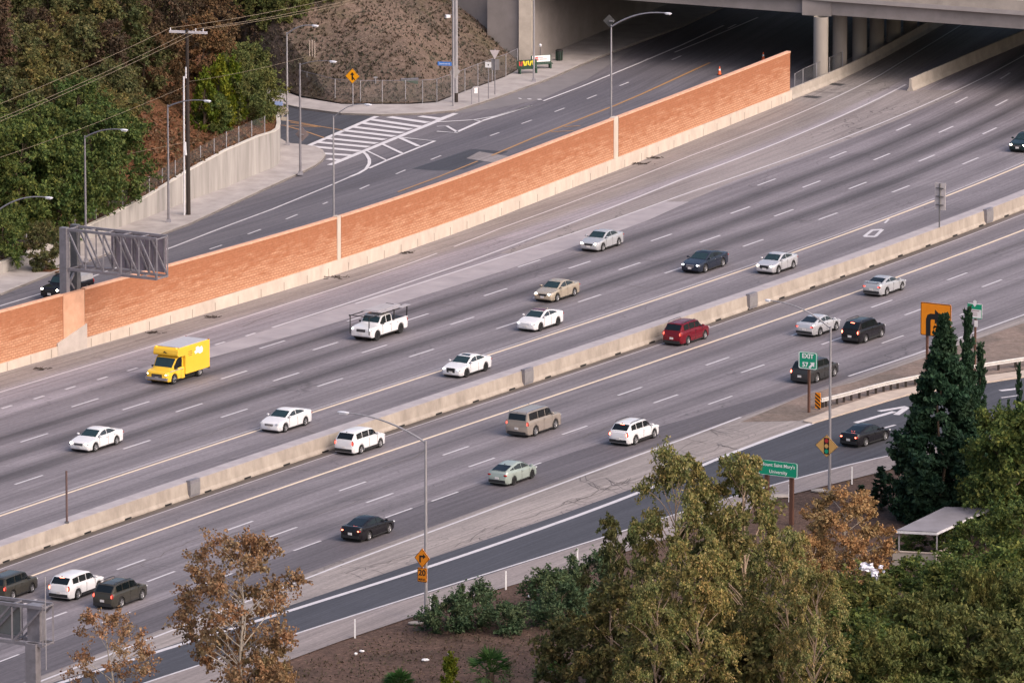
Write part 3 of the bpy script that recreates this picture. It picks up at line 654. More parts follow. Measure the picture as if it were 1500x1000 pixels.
# ------------------------------------------------------------------ retaining wall and its fence
RW = thing('retaining_wall', 'pale board marked concrete retaining wall curving round the street corner below the wooded hill', 'wall')
MB().wall(WG, WH, .3, -.05).build('wall_stem', M['conc_wall'], RW)
MB().wall(shifted(WG, -.03), [h+.07 for h in WH], .36, [h+.003 for h in WH]).build('wall_coping', mat('wall_cap', (.5, .47, .43), .9, col2=(.6, .56, .52)), RW)
def chainmat():
    m, nt, b = nmat('chain_link_mesh'); b.inputs['Base Color'].default_value = (.3, .3, .3, 1); b.inputs['Roughness'].default_value = .5; b.inputs['Metallic'].default_value = .4
    tr = N(nt, 'ShaderNodeBsdfTransparent'); mx = N(nt, 'ShaderNodeMixShader'); g = N(nt, 'ShaderNodeNewGeometry')
    f = ramp(nt, noise(nt, g.outputs['Position'], 9, 2), [(0.3, .08), (0.7, .22)])
    nt.links.new(f, mx.inputs[0]); nt.links.new(tr.outputs[0], mx.inputs[1]); nt.links.new(b.outputs[0], mx.inputs[2]); nt.links.new(mx.outputs[0], nt.nodes['Material Output'].inputs[0]); return m
M['chain'] = chainmat()
def fence(label, pts, zs, h, post_r=.045, rail=True, mesh=True, m='steel_lt'):
    t = thing('chain_link_fence', label, 'fence')
    for p, z in zip(pts, zs): MB().tube([(p.x, p.y, z-.1), (p.x, p.y, z+h)], post_r, 6).build('post', M[m], t)
    if rail: MB().tube([(p.x, p.y, z+h-.03) for p, z in zip(pts, zs)], .025, 5).build('top_rail', M['steel'], t)
    if mesh:
        b = MB()
        for p, z in zip(pts, zs): b.v += [(p.x, p.y, z), (p.x, p.y, z+h-.04)]
        for i in range(len(pts)-1): b.f.append((2*i, 2*i+1, 2*i+3, 2*i+2))
        b.build('wire_mesh', M['chain'], t)
    return t
wx = [-10, 18, 39, 62, 85, 110, 141, 160, 180, 199, 219, 238, 257, 276, 294, 314, 332, 350, 369, 388]
fp = [by_px(shifted(WG[:11], .5), x) for x in wx]
fence('low post and wire fence along the top of the curved concrete retaining wall', fp, [lerp_tab([(P(p)[0], h) for p, h in zip(WG[:11], WH)], P(q)[0])+.0 for q in fp], 1.45, .05, rail=False)
ff = px((396, 128), (450, 141), (491, 151.5), (528, 153.5), (560, 153.5), (594, 153.5), (619, 153), (640, 151.5), (661, 144), (681, 136.5), (700, 129), (721, 121), (741, 114.5), (758, 106))
fence('chain link fence along the foot of the dry hillside behind the far sidewalk', ff, [.15]*len(ff), 2.1)
f3 = px((1164, 138), (1176, 131), (1196, 122), (1215, 114), (1234, 105))
fence('short chain link fence between the end of the orange wall and the bridge columns', f3, [0]*5, 1.9, .04)
# ------------------------------------------------------------------ guard rail
GRt = thing('guard_rail', 'steel guard rail on short posts between the motorway and the curving exit ramp', 'guard rail')
gp = smoothed(px((1203, 598), (1240, 589), (1290, 575), (1330, 566.5), (1400, 552.5), (1500, 537), (1600, 523), (1720, 508)))
rb = MB(); sec = [(0, .45), (.06, .5), (0, .55), (0, .62), (.06, .68), (0, .76)]
for i, p in enumerate(gp):
    q = nleft(gp, i)
    for a, z in sec: rb.v.append((p.x-q.x*a, p.y-q.y*a, z))
for i in range(len(gp)-1):
    for j in range(5): rb.f.append((6*i+j, 6*i+j+1, 6*i+j+7, 6*i+j+6))
M['railm'] = mat('pale_rail_steel', (.5, .48, .47), .5, .2); rb.build('rail', M['railm'], GRt); MB().strip(shifted(gp, .03), .1, .77).build('rail_lip', M['railm'], GRt)
dg = dense(gp, 1.9); pc = None
for i, p in enumerate(dg[::1]):
    if i % 1 == 0:
        if pc is None: pc = MB().box((0, 0, .35), (.18, .22, .78)).build('post', M['wood_dk'], GRt)
        o = pc if i == 0 else pc.copy()
        if i: COL.objects.link(o); o.parent = GRt
        o.location = p+Vector((0, .2, 0))
MB().tube([(gp[0].x-.1, gp[0].y-.1, .6), (gp[0].x-.35, gp[0].y+.1, .6), (gp[0].x-.1, gp[0].y+.35, .6)], .16, 8).build('terminal', M['steel_lt'], GRt)
# ------------------------------------------------------------------ street lamps
def lamp(base, top, head, label, dirn, lz=0.0, r=.11, m='steel_lt', group='street lamps', headlen=.8, armr=.05):
    b = G(*base); b.z = lz
    t = thing('street_lamp', label, 'street lamp', b, 0, group)
    H_ = zat(b.x, b.y, top)-lz; L_ = abs(head[0]-base[0])/(pxs(b)*abs(dirn.x)); hp = Vector((b.x, b.y, 0))+dirn*L_; hz = zat(hp.x, hp.y, head[1])-lz
    MB().tube([(0, 0, .25), (0, 0, H_*.5), (0, 0, H_)], [r, r*.85, r*.62], 10).build('pole', M[m], t, smooth=True)
    MB().box((0, 0, .13), (r*4, r*4, .26), taper=.75).build('base_plate', M['steel'], t)
    rise = hz-(H_-.15); pts = []
    for i in range(13):
        f = i/12; pts.append((dirn.x*L_*f, dirn.y*L_*f, H_-.15+rise*(1-(1-f)**2.2)))
    MB().tube(pts, [armr*1.3-armr*.5*i/12 for i in range(13)], 7).build('arm', M[m], t, smooth=True)
    e = Vector(pts[-1]); a = math.atan2(dirn.y, dirn.x)
    hd = MB().ell((0, 0, 0), (headlen/2, .15, .08), 12, 6)
    h = hd.build('luminaire', M['lampglass'], t, True, loc=e+dirn*(headlen*.35), rz=a)
    MB().box((0, 0, -.085), (headlen*.6, .2, .05)).build('lens', M['white'], h)
    return t
lamp((421, 215), 48, (459, 37.5), 'street lamp at the street corner by the end of the curved retaining wall', ACR, .15)
lamp((440, 258), 93, (485, 90), 'street lamp standing on the rounded sidewalk corner beside the hatched crossing', ACR, .15, r=.12, m='steel', armr=.025)
lamp((247, 328), 154, (302, 147.5), 'street lamp on the left sidewalk next to the dark utility pole', ACR, .15, m='steel')
lamp((126, 386), 199, (181, 190), 'street lamp in front of the dark green trees, rising behind the truss gantry', ACR, .15, m='steel')
lamp((-14, 476), 316, (72, 289), 'street lamp whose arm alone reaches in from the left edge before the green trees', ACR, .15)
lamp((489, 346), 170, (536, 153), 'street lamp behind the orange wall near its left pale pilaster', ACR, r=.1, armr=.035)
lamp((895, 216), 37, (973, 19.5), 'street lamp with a long curved arm behind the right half of the orange wall', ACR, r=.11, armr=.06)
lamp((782, 122), -45, (828, -58), 'street lamp by the bus benches, its head above the bridge', ACR, .15, r=.1)
lamp((624, 908), 645, (510, 604.5), 'tall street lamp on the near verge carrying a yellow turn sign', -ACR, r=.13, headlen=1.0, armr=.055)
lamp((1215, 722), 478, (1128, 440), 'tall street lamp on the near verge carrying the signal ahead sign', -ACR, r=.12, headlen=.5, armr=.05)
# ------------------------------------------------------------------ utility poles and wires
ub = G(276, 317); UH = hgt(276, 317, 43)
UP = thing('utility_pole', 'dark wooden utility pole with a pale crossarm beside the retaining wall', 'utility pole', ub)
MB().tube([(0, 0, 0), (0, 0, UH)], [.2, .14], 10).build('pole', M['wood_dk'], UP, smooth=True)
cd = Vector((.97, -.24, 0)); sc_ = pxs(ub)
MB().bar(-cd*1.55+Vector((0, 0, UH-.25)), cd*1.75+Vector((0, 0, UH-.25)), .14, .2).build('crossarm', M['arm'], UP)
MB().tube([(-.34, -.16, 0), (-.3, -.16, UH*.75)], .075, 7).build('conduit', M['lampglass'], UP)
MB().tube([(-.2, -.15, UH*.33), (-.2, -.15, UH*.40)], [.12, .06], 7).build('cable_box', M['lampglass'], UP)
MB().tube([(-.12, -.15, UH*.74), (-.12, -.15, UH*.80)], .06, 7).build('riser_cap', M['lampglass'], UP)
for s_ in (-1.45, .75, 1.4): MB().tube([(*(cd*s_).xy, UH-.15), (*(cd*s_).xy, UH+.08)], .05, 6).build('insulator', M['lampglass'], UP)
def wire(a, b, sag, label, r=.022, group='overhead wires'):
    pts = [a.lerp(b, i/24)-Vector((0, 0, 4*sag*(i/24)*(1-i/24))) for i in range(25)]
    o = MB().tube([p-a for p in pts], r*.7, 4, False).build('overhead_wire', M['wire'], None, loc=a); tag(o, label, 'wire', group); return o
WL = ('left', 'thin power wire from the utility pole crossarm down towards the left edge over the trees')
for s_, lp, rp in ((-1.45, (-300, 262), (720, -70)), (.75, (-300, 288), (745, -70)), (1.4, (-300, 292), (760, -68))):
    a = ub+cd*s_+Vector((0, 0, UH+.05))
    wire(a, G(*lp, UH), .6, 'power wire running from the utility pole crossarm over the green trees to the left edge')
    wire(a, G(*rp, UH), .8, 'power wire running from the utility pole crossarm over the dry hillside to the top edge')
lb = G(668, 152); lbz = 15.0
wire(ub+Vector((0, 0, UH*.40)), G(-300, 300, UH*.36), .4, 'slack cable leaving the middle of the dark utility pole towards the lower left trees', .018)
wire(ub+Vector((0, 0, UH*.7)), G(-260, 306, UH*.7), .7, 'single cable from the upper part of the utility pole across the green trees', .018)
wire(ub+Vector((0, 0, UH*.72)), lb+Vector((0, 0, 9.5)), 1.0, 'faint cable crossing the dry hillside between the two utility poles', .015)
U2 = thing('utility_pole', 'tall pale utility pole with a dark foot at the corner below the bridge', 'utility pole', lb)
MB().tube([(0, 0, 1.0), (0, 0, 15.5)], [.2, .17], 10).build('pole', M['steel_lt'], U2, smooth=True)
MB().tube([(0, 0, 0), (0, 0, 1.0)], [.205, .202], 10).build('dark_foot', M['wood_dk'], U2, smooth=True)
for i in range(9): MB().box((.24, -.05, 2.5+i*.9), (.22, .04, .04)).build('step', M['steel'], U2)
sg = G(664, 158)
U3 = thing('signal_pole', 'slim grey pole with a camera and blue street name plate by the pale utility pole', 'pole', sg)
MB().tube([(0, 0, 0), (0, 0, 16)], [.11, .08], 8).build('pole', M['steel_lt'], U3, smooth=True)
MB().box((-.5, -.05, zat(sg.x, sg.y, 24)), (.42, .3, .26), rz=.5).build('camera', M['lampglass'], U3)
MB().bar((0, 0, zat(sg.x, sg.y, 22)), (-.4, -.05, zat(sg.x, sg.y, 22)), .05).build('camera_bracket', M['steel'], U3)
zz = zat(sg.x, sg.y, 94)
pl = MB().box((-.78, -.08, zz), (1.3, .03, .34)).build('name_plate', M['sblue'], U3, rz=-.25); textmesh('lettering', 'Sepulveda Bl', .2, M['lwhite'], pl, (-.78, -.115, zz))
MB().prism([(0, .62), (.55, 0), (0, -.62), (-.55, 0)], -.02, .02).build('diamond_sign', M['signback'], U3, loc=(.15, .16, zat(sg.x, sg.y, 106)), rz=.5)
# ------------------------------------------------------------------ sign gantries
def truss(t, a, dirn, L_, z0, z1, depth, nb, mt):
    dv = RDg*depth; MM = MB
    for off in (Vector((0, 0, 0)), dv):
        for z in (z0, z1): MM().bar(a+off+Vector((0, 0, z)), a+off+dirn*L_+Vector((0, 0, z)), .17, .2).build('chord', M[mt], t)
        for i in range(nb+1):
            p = a+off+dirn*(L_*i/nb); MM().bar(p+Vector((0, 0, z0)), p+Vector((0, 0, z1)), .1).build('truss_post', M[mt], t)
            if i < nb:
                q = a+off+dirn*(L_*(i+1)/nb); MM().bar(p+Vector((0, 0, z1)), q+Vector((0, 0, z0)), .12).build('diagonal', M[mt], t)
    for i in range(nb+1):
        for z in (z0, z1):
            p = a+dirn*(L_*i/nb)+Vector((0, 0, z)); MM().bar(p, p+dv, .09).build('cross_strut', M[mt], t)
RDg = rdir(648)
gb = by_px(shifted(WB, .75), 96); GH = zat(gb.x, gb.y, 333)
GA = thing('sign_gantry', 'grey steel truss sign gantry rising behind the left end of the orange wall', 'gantry', gb)
for off in (0.0, 1.5):
    MB().box((RDg.x*off, RDg.y*off, GH/2), (.62, .5, GH), rz=SGN).build('column', M['steel' if off == 0 else 'steel_dk'], GA)
MB().bar(Vector((0, 0, 4.6)), RDg*1.5+Vector((0, 0, GH-3.6)), .16).build('brace', M['steel'], GA)
MB().bar(Vector((0, 0, 6.2)), RDg*1.5+Vector((0, 0, 4.4)), .16).build('brace', M['steel'], GA)
truss(GA, Vector((0, 0, 0))+ACR*.3, ACR, 8.2, GH-3.25, GH-.15, 1.5, 5, 'steel')
MB().box((*(ACR*5.7+RDg*1.75).xy, GH-1.6), (5.0, .12, 2.9), rz=SGN).build('sign_board', mat('sign_board_back', (.27, .235, .27), .6, .2, var=.12), GA)
for i in range(6): MB().box((*(ACR*(3.6+i*.9)+RDg*1.62).xy, GH-1.6), (.08, .1, 2.9), rz=SGN).build('board_stiffener', M['steel'], GA)
g2 = G(50, 1118); G2H = zat(g2.x, g2.y, 886)
GB = thing('sign_gantry', 'grey steel truss sign gantry cut by the lower left corner', 'gantry', g2)
RDg = rdir(560); AC2 = Vector((RDg.y, -RDg.x, 0)); S2 = math.atan2(AC2.y, AC2.x)
MB().box((0, 0, G2H/2-1.2), (.75, .6, G2H-2.4), rz=S2).build('column', M['steel'], GB)
truss(GB, AC2*.75, -AC2, 9.0, G2H-2.5, G2H-.1, 1.2, 4, 'steel')
MB().box((*(-AC2*.1+RDg*.6).xy, G2H-1.2), (.9, .7, 2.3), rz=S2).build('column_head', M['steel'], GB)
MB().box((*(-AC2*5+RDg*1.4).xy, G2H-1.3), (6.5, .1, 2.3), rz=S2).build('sign_board', mat('gantry_sign_back', (.19, .2, .2), .6, .2, var=.1), GB)
MB().tube([(*(AC2*.95).xy, G2H-4.0), (*(AC2*.95).xy, G2H+1.9)], .035, 6).build('mast', M['steel_lt'], GB)
for z in (G2H-2.4, G2H-.2): MB().bar((*(AC2*.75).xy, z), (*(AC2*.95).xy, z), .06).build('mast_bracket', M['steel'], GB)
p = G(98, 765.5, 1.15)
o = thing('marker_pole', 'thin rusty pole standing on the median barrier near the left edge', 'pole', p)
MB().tube([(0, 0, 0), (0, 0, 3.7)], .075, 7).build('shaft', mat('rusty_steel', (.12, .075, .07), .8, var=.3), o); MB().box((0, 0, .05), (.3, .3, .1)).build('foot_plate', M['steel_dk'], o)
# ------------------------------------------------------------------ signs
def rrect(w, h, r, n=4):
    out = []
    for cx, cz, a0 in ((w/2-r, h/2-r, 0), (-w/2+r, h/2-r, 90), (-w/2+r, -h/2+r, 180), (w/2-r, -h/2+r, 270)):
        for i in range(n+1): a = R(a0+90*i/n); out.append((cx+r*math.cos(a), cz+r*math.sin(a)))
    return out
def moved(poly, dx, dz): return [(x+dx, z+dz) for x, z in poly]
def board(root, zc, poly, m, border=None, bm=None, xc=0.0, y=-.12, back=True):
    pb = MB().prism(moved(poly, xc, zc), y-.02, y+.02).build('panel', M[m] if isinstance(m, str) else m, root)
    if border:
        cx = sum(p[0] for p in poly)/len(poly); cz = sum(p[1] for p in poly)/len(poly); mx = max(abs(p[0]-cx) for p in poly)
        f0, f1 = 1-.35*border/mx, 1-border*1.6/mx; n = len(poly); b = MB()
        for i, (x, z) in enumerate(poly): b.v += [(cx+(x-cx)*f0+xc, y-.024, cz+(z-cz)*f0+zc), (cx+(x-cx)*f1+xc, y-.024, cz+(z-cz)*f1+zc)]
        for i in range(n): j = (i+1) % n; b.f.append((2*i, 2*i+1, 2*j+1, 2*j))
        b.build('border', M[bm], pb, fix=False)
    return pb
def shape(root, name, polys, m, xc, zc, y=-.147, s=1.0):
    b = MB()
    for p in polys: b.prism([(x*s+xc, z*s+zc) for x, z in p], y-.003, y+.003)
    return b.build(name, M[m], root)
def post(root, h, m, w=.12, d=.12, x=0.0): return MB().box((x, 0, h/2), (w, d, h)).build('post', M[m], root)
def sgn(name, label, base, cat='sign', rz=SGN, group=None): return thing(name, label, cat, base, rz, group)
def spot(bx, by_): return G(bx, by_)
M['sdark'] = mat('dull_sign_back', (.07, .07, .07), .9)
# EXIT 57
b = G(1184, 604); t = sgn('exit_sign', 'green EXIT 57 sign on a brown wooden post at the gore', b)
s_ = pxs(b); zc = zat(b.x, b.y, 527.5); w = 26.5/(s_*.86); h = 25.5/s_
post(t, zc+.5, 'wood_br', .16, .16, .05); p = board(t, zc, rrect(w, h, .14), 'sgreen', .05, 'lwhite')
textmesh('lettering', 'EXIT', .48, M['lwhite'], p, (0, -.147, zc+.32), .014); textmesh('exit_number', '57', .5, M['lwhite'], p, (-.22, -.147, zc-.34), .014)
ARROW = [(-.19, -.25), (-.25, -.19), (-.06, 0), (-.17, .12), (.22, .22), (.12, -.17), (0, -.06)]
shape(p, 'arrow', [[(-.14, -.26), (-.26, -.14), (-.02, .1), (-.13, .21), (.25, .25), (.21, -.13), (.1, -.02)]], 'lwhite', .33, zc-.34, s=1.0)
# object marker
b = G(1199, 600); t = sgn('object_marker', 'small yellow and black striped marker at the start of the guard rail', b, 'marker')
zc = zat(b.x, b.y, 586); post(t, zc, 'steel', .08, .08); p = board(t, zc, rrect(.46, 1.2, .05), 'sorange')
shape(p, 'stripes', [[(-.22, z), (.22, z-.3), (.22, z-.17), (-.22, z+.13)] for z in (.45, .17, -.11, -.39)], 'ink', 0, zc)
# signal ahead, on the lamp post
def diamond(a): return [(0, a), (a, 0), (0, -a), (-a, 0)]
b = G(1215, 722)-RD*.35; t = sgn('signal_ahead_sign', 'faded yellow diamond with a traffic light symbol on the tall lamp post', b)
zc = zat(b.x, b.y, 652.5); a_ = 16.8/pxs(b)
for z in (-.3, .3): MB().box((0, .1, zc+z), (.3, .3, .08)).build('clamp', M['steel'], t)
p = board(t, zc, [(0, a_), (a_*1.12, 0), (0, -a_), (-a_*1.12, 0)], 'spale', .03, 'ink')
q = shape(p, 'signal_symbol', [rrect(.42, 1.2, .06)], 'ink', 0, zc)
def disc(r, n=14): return [(r*math.cos(2*PI*i/n), r*math.sin(2*PI*i/n)) for i in range(n)]
M['red'] = mat('red_sheeting', (.5, .03, .03), .5); M['green2'] = mat('green_sheeting', (.0, .35, .2), .5)
shape(q, 'red_disc', [disc(.155)], 'red', 0, zc+.38, -.155); shape(q, 'amber_disc', [disc(.155)], 'spale', 0, zc, -.155); shape(q, 'green_disc', [disc(.155)], 'green2', 0, zc-.38, -.155)
# right turn and 20 MPH
b = G(624, 908)-RD*.35; t = sgn('turn_warning_sign', 'amber diamond with a right turn arrow above a 20 MPH plate on the lamp post', b)
zc = zat(b.x, b.y, 816.5); a_ = 15.0/pxs(b)
for z in (-.3, .3, -1.3): MB().box((0, .1, zc+z), (.3, .3, .08)).build('clamp', M['steel'], t)
p = board(t, zc, [(0, a_*.98), (a_*.86, 0), (0, -a_*.98), (-a_*.86, 0)], 'sorange', .03, 'ink')
TURN = [(-.26, -.36), (-.12, -.36), (-.12, .08), (.1, .08), (.1, -.06), (.36, .16), (.1, .38), (.1, .23), (-.26, .23)]
shape(p, 'arrow', [TURN], 'ink', 0, zc, s=.8)
z2 = zat(b.x, b.y, 841); p = board(t, z2, rrect(.72, .98, .06), 'sorange', .025, 'ink')
textmesh('lettering', '20', .56, M['ink'], p, (0, -.15, z2+.14), .012); textmesh('lettering', 'M.P.H.', .2, M['ink'], p, (0, -.15, z2-.31), .006)
# big turn sign behind the cypress
b = G(1372, 560)+Vector((0, 1.0, 0)); t = sgn('turn_board', 'large amber board with a black right turn arrow rising behind the cypress', b)
w = 43/(pxs(b)*.86); h = 49/pxs(b); zc = zat(b.x, b.y, 468)
for x in (-w*.3, w*.3): post(t, zc+h*.4, 'wood_br', .16, .16, x)
p = board(t, zc, rrect(w, h, .1), 'sorange', .04, 'ink')
shape(p, 'arrow', [[(-.78, -1.25), (-.78, .05), (-.66, .38), (-.4, .5), (-.02, .5), (-.02, .85), (.72, .25), (-.02, -.28), (-.02, .06), (-.3, .06), (-.38, -.02), (-.38, -1.25)]], 'ink', -.05, zc-.05)
# roadside adoption board: green over white
b = G(1428, 548); t = sgn('roadside_board', 'small green and white board on a brown post behind the cypress', b)
w = 20.5/(pxs(b)*.86); h = 22/pxs(b); zc = zat(b.x, b.y, 455)
post(t, zc+.4, 'wood_br', .13, .13); p = board(t, zc, rrect(w, h, .06), 'white')
shape(p, 'green_band', [[(-w/2+.04, h*.12), (w/2-.04, h*.12), (w/2-.04, h/2-.04), (.18, h/2-.04), (0, h*.26), (-.18, h/2-.04), (-w/2+.04, h/2-.04)]], 'sgreen', 0, zc)
shape(p, 'border', [[(-w/2, -h/2), (w/2, -h/2), (w/2, -h/2+.05), (-w/2, -h/2+.05)], [(-w/2, -h/2), (-w/2+.05, -h/2), (-w/2+.05, h/2), (-w/2, h/2)], [(w/2-.05, -h/2), (w/2, -h/2), (w/2, h/2), (w/2-.05, h/2)]], 'sgreen', 0, zc)
M['faint'] = mat('faded_lettering', (.4, .3, .32), .6)
shape(p, 'faded_lettering', [[(-.42, -.02), (.42, -.02), (.42, .06), (-.42, .06)], [(-.25, -.2), (.25, -.2), (.25, -.14), (-.25, -.14)], [(-.25, -.36), (.25, -.36), (.25, -.3), (-.25, -.3)]], 'faint', 0, zc, s=.95)
shape(t, 'crest', [disc(.14)], 'white', 0, zc+h/2+.12, -.12); shape(t, 'lower_plate', [rrect(.3, .5, .03)], 'white', .12, zc-h/2-.4, -.12)
# university guide sign
b = G(1159, 768); t = sgn('guide_sign', 'wide green university sign on a thick brown post beside the ramp', b)
s_ = pxs(b); wl, wr = 1113, 1169.5; w = (wr-wl)/(s_*.86); h = 22/s_; xc = ((wl+wr)/2-1159)/(s_*.86); zc = zat(*(b+ACR*xc).xy, 685.5)
for x in (-w*.62, .02): post(t, zc+.2, 'wood_br', .3, .2, x)
p = board(t, zc, rrect(w, h, .14), 'sgreen', .045, 'lwhite', xc=xc, y=-.16)
textmesh('lettering', "Mount Saint Mary's", .35, M['lwhite'], p, (xc, -.187, zc+.22), .003); textmesh('lettering', 'University', .35, M['lwhite'], p, (xc+.02, -.187, zc-.26), .003)
# bare sign back on the median
p0 = G(1376, 333, 1.155); t = sgn('reversed_sign', 'bare grey back of a tall narrow sign on a slim post on the median barrier', p0)
zc = zat(p0.x, p0.y, 288)-1.155; MB().tube([(0, 0, 0), (0, 0, zc+1.1)], .06, 7).build('post', M['steel_dk'], t); board(t, zc, rrect(1.0, 40/pxs(p0), .04), mat('aluminium_back', (.5, .46, .46), .7, 0), y=.1)
for z in (-.7, 0, .7): MB().box((0, .0, zc+z), (.7, .16, .06)).build('clamp', M['steel_dk'], t)
# merge sign
b = G(517, 159); t = sgn('merge_sign', 'bright yellow diamond merge sign on a thin post before the dry hillside', b, rz=-.35)
zc = zat(b.x, b.y, 111.5); MB().tube([(0, 0, 0), (0, 0, zc+.5)], .05, 7).build('post', M['steel_lt'], t)
a_ = 11.2/pxs(b); p = board(t, zc, [(0, a_), (a_*.98, 0), (0, -a_), (-a_*.98, 0)], 'syellow', .02, 'ink')
shape(p, 'arrow', [[(-.07, -.4), (.07, -.4), (.07, -.22), (.24, -.42), (.3, -.34), (.07, -.05), (.07, .12), (.22, .12), (0, .42), (-.22, .12), (-.07, .12)]], 'ink', 0, zc, s=.9)
# yield sign with a board behind
b = G(725, 141); b.z = .15; t = sgn('yield_sign', 'pale triangular yield sign back over a square plate by the far sidewalk', b, rz=-.2)
zc = zat(b.x, b.y, 80)-.15; MB().tube([(0, 0, 0), (0, 0, zc+.5)], .05, 7).build('post', M['steel'], t)
board(t, zc, [(-.46, .4), (.46, .4), (0, -.44)], mat('yield_face', (.5, .45, .47), .5), y=-.1); zb = zat(b.x, b.y, 95)-.15; board(t, zb, rrect(.78, 1.0, .04), 'signback', y=.08)
b = G(715.5, 147); b.z = .15; t = sgn('notice_sign', 'small white rectangular notice on a thin post left of the yield sign', b, rz=-.3)
zc = zat(b.x, b.y, 95)-.15; MB().tube([(0, 0, 0), (0, 0, zc+.3)], .04, 6).build('post', M['steel'], t); p = board(t, zc, rrect(.56, .5, .03), 'white', y=-.08); shape(p, 'mark', [rrect(.1, .14, .02)], 'ink', .02, zc, -.105)
b = G(691, 155); b.z = .15; t = thing('bike_rack', 'bent white pipe rail standing on the far sidewalk by the kerb', 'railing', b)
MB().tube([(0, 0, 0), (0, 0, 1.3), (.12, .1, 1.5), (.5, .3, 1.55), (.66, .35, 1.4), (.66, .35, .1)], .05, 7).build('pipe', M['steel_lt'], t); MB().box((.38, .22, 1.2), (.3, .05, .5), rz=.4).build('plate', M['white'], t)
b = G(421, 215); b = b-RD*.3; b.z = .15; t = sgn('warning_sign', 'pale diamond sign and blue street name plate on the corner lamp post', b, rz=-.3)
zc = zat(b.x, b.y, 162)-.15; p = board(t, zc, diamond(.58), mat('weathered_diamond', (.38, .34, .3), .6), xc=-.25, y=-.05); zc = zat(b.x, b.y, 152)-.15; MB().prism(moved(rrect(.95, .36, .03), -.7, zc), -.1, -.07).build('name_plate', mat('pale_blue_plate', (.3, .42, .75), .5), t)
MB().bar((-.2, -.08, zc), (.15, .2, zc), .05).build('bracket', M['steel'], t)
zc = zat(b.x, b.y, 174)-.15; board(t, zc, rrect(.5, .34, .03), mat('small_plate', (.42, .38, .33), .6), xc=-.1, y=-.06)
b = G(440, 258); b = b+RD*.3; b.z = .15; t = sgn('diamond_sign_back', 'brownish diamond sign back on the lamp post at the rounded corner', b, rz=-.25)
zc = zat(b.x, b.y, 197)-.15; board(t, zc, diamond(.62), mat('brown_sign_back', (.2, .16, .16), .7), y=.05); MB().box((0, -.1, zc), (.3, .3, .08)).build('clamp', M['steel'], t)
b = G(895, 216)+RD*.2; t = sgn('diamond_sign_back', 'dark diamond sign back at the top of the lamp behind the orange wall', b, rz=-.3)
zc = zat(b.x, b.y, 31); board(t, zc, diamond(.55), 'sdark', xc=-.3, y=.02); MB().box((-.05, -.1, zc), (.4, .24, .08)).build('clamp', M['steel'], t)
# ------------------------------------------------------------------ bus stop, bin, cones, cabinets
def bench(base, rz, label, adm, glyphs):
    b = G(*base); b.z = .15; t = thing('bus_bench', label, 'bench', b, rz, 'bus stop benches')
    gm_ = M['benchgreen']; MB().box((0, .0, .46), (2.0, .5, .06)).build('seat', gm_, t)
    for x in (-.8, .8): MB().box((x, 0, .22), (.14, .46, .44)).build('leg', gm_, t)
    bk = MB().box((0, .26, .86), (2.0, .07, .72)).build('backrest', gm_, t); ad = MB().box((0, .215, .9), (1.8, .02, .6)).build('advert', adm, bk)
    for i, (x, z, w, h, m, a) in enumerate(glyphs):
        c, s = math.cos(a), math.sin(a); MB().prism([(x+px_*c-pz*s, .9+z+px_*s+pz*c) for px_, pz in ((-w/2, -h/2), (w/2, -h/2), (w/2, h/2), (-w/2, h/2))], .19, .204).build('advert_mark', m, ad)
M['benchgreen'] = mat('dark_green_paint', (.012, .05, .03), .5); adY = mat('yellow_ink', (.75, .6, .03), .5); adR = mat('red_ink', (.55, .05, .04), .5)
gl = [(-.72, 0, .12, .42, adR, .1), (-.5, -.02, .12, .45, adR, -.15), (-.28, .02, .13, .48, adY, .25), (-.08, 0, .13, .42, adY, -.2), (.14, .04, .14, .4, adY, .1), (.36, -.02, .13, .46, adY, -.3), (.58, .05, .13, .42, adY, .2), (.74, .06, .1, .3, adY, -.1)]
bench((773, 110), -.85+PI/2-.35, 'dark green bus bench with red and yellow lettering across its back', M['benchgreen'], gl)
bench((794, 103), -.85+PI/2-.35, 'dark green bus bench with a white advert panel', M['white'], [(-.45, 0, .26, .34, adR, .2), (-.42, .0, .12, .16, M['white'], .2), (-.05, .1, .5, .05, M['faint'], 0), (.2, -.05, .7, .05, M['faint'], 0)])
b = G(819, 91); b.z = .15; t = thing('litter_bin', 'dark litter bin on the sidewalk under the bridge', 'bin', b)
MB().tube([(0, 0, 0), (0, 0, .9)], [.3, .33], 14).build('drum', M['black'], t, True)
for i in range(10): a = 2*PI*i/10; MB().box((.335*math.cos(a), .335*math.sin(a), .45), (.03, .06, .82), rz=a).build('slat', M['benchgreen'], t)
MB().tube([(0, 0, .9), (0, 0, .97), (0, 0, 1.03)], [.36, .35, .22], 14).build('lid', M['black'], t, True)
b = G(791.5, 97); b.z = .15; t = thing('meter_post', 'thin post with a small round head behind the white bus bench', 'post', b); MB().tube([(0, 0, 0), (0, 0, 1.7)], .04, 6).build('shaft', M['steel_dk'], t); MB().ell((0, 0, 1.8), (.14, .14, .16)).build('head', M['lampglass'], t, True)
cnO = mat('cone_orange', (.8, .13, .03), .5)
def cone(p, label):
    t = thing('traffic_cone', label, 'traffic cone', p, 0, 'traffic cones beyond the orange wall')
    MB().box((0, 0, .03), (.42, .42, .06)).build('foot', M['black'], t); MB().tube([(0, 0, .06), (0, 0, .8)], [.17, .04], 12).build('body', cnO, t, True); MB().tube([(0, 0, .42), (0, 0, .58)], [.118, .083], 12, False).build('stripe', M['white'], t, True)
def overwall(x, row, t_up=.78):                # foot of something seen just over the wall top
    lo = G(x, row+.01, 0.0); return lo
cone(G(1054, 110), 'orange cone with a white band seen over the orange wall'); cone(G(1118, 89), 'small cone at the edge of the bridge shade, seen over the wall top')
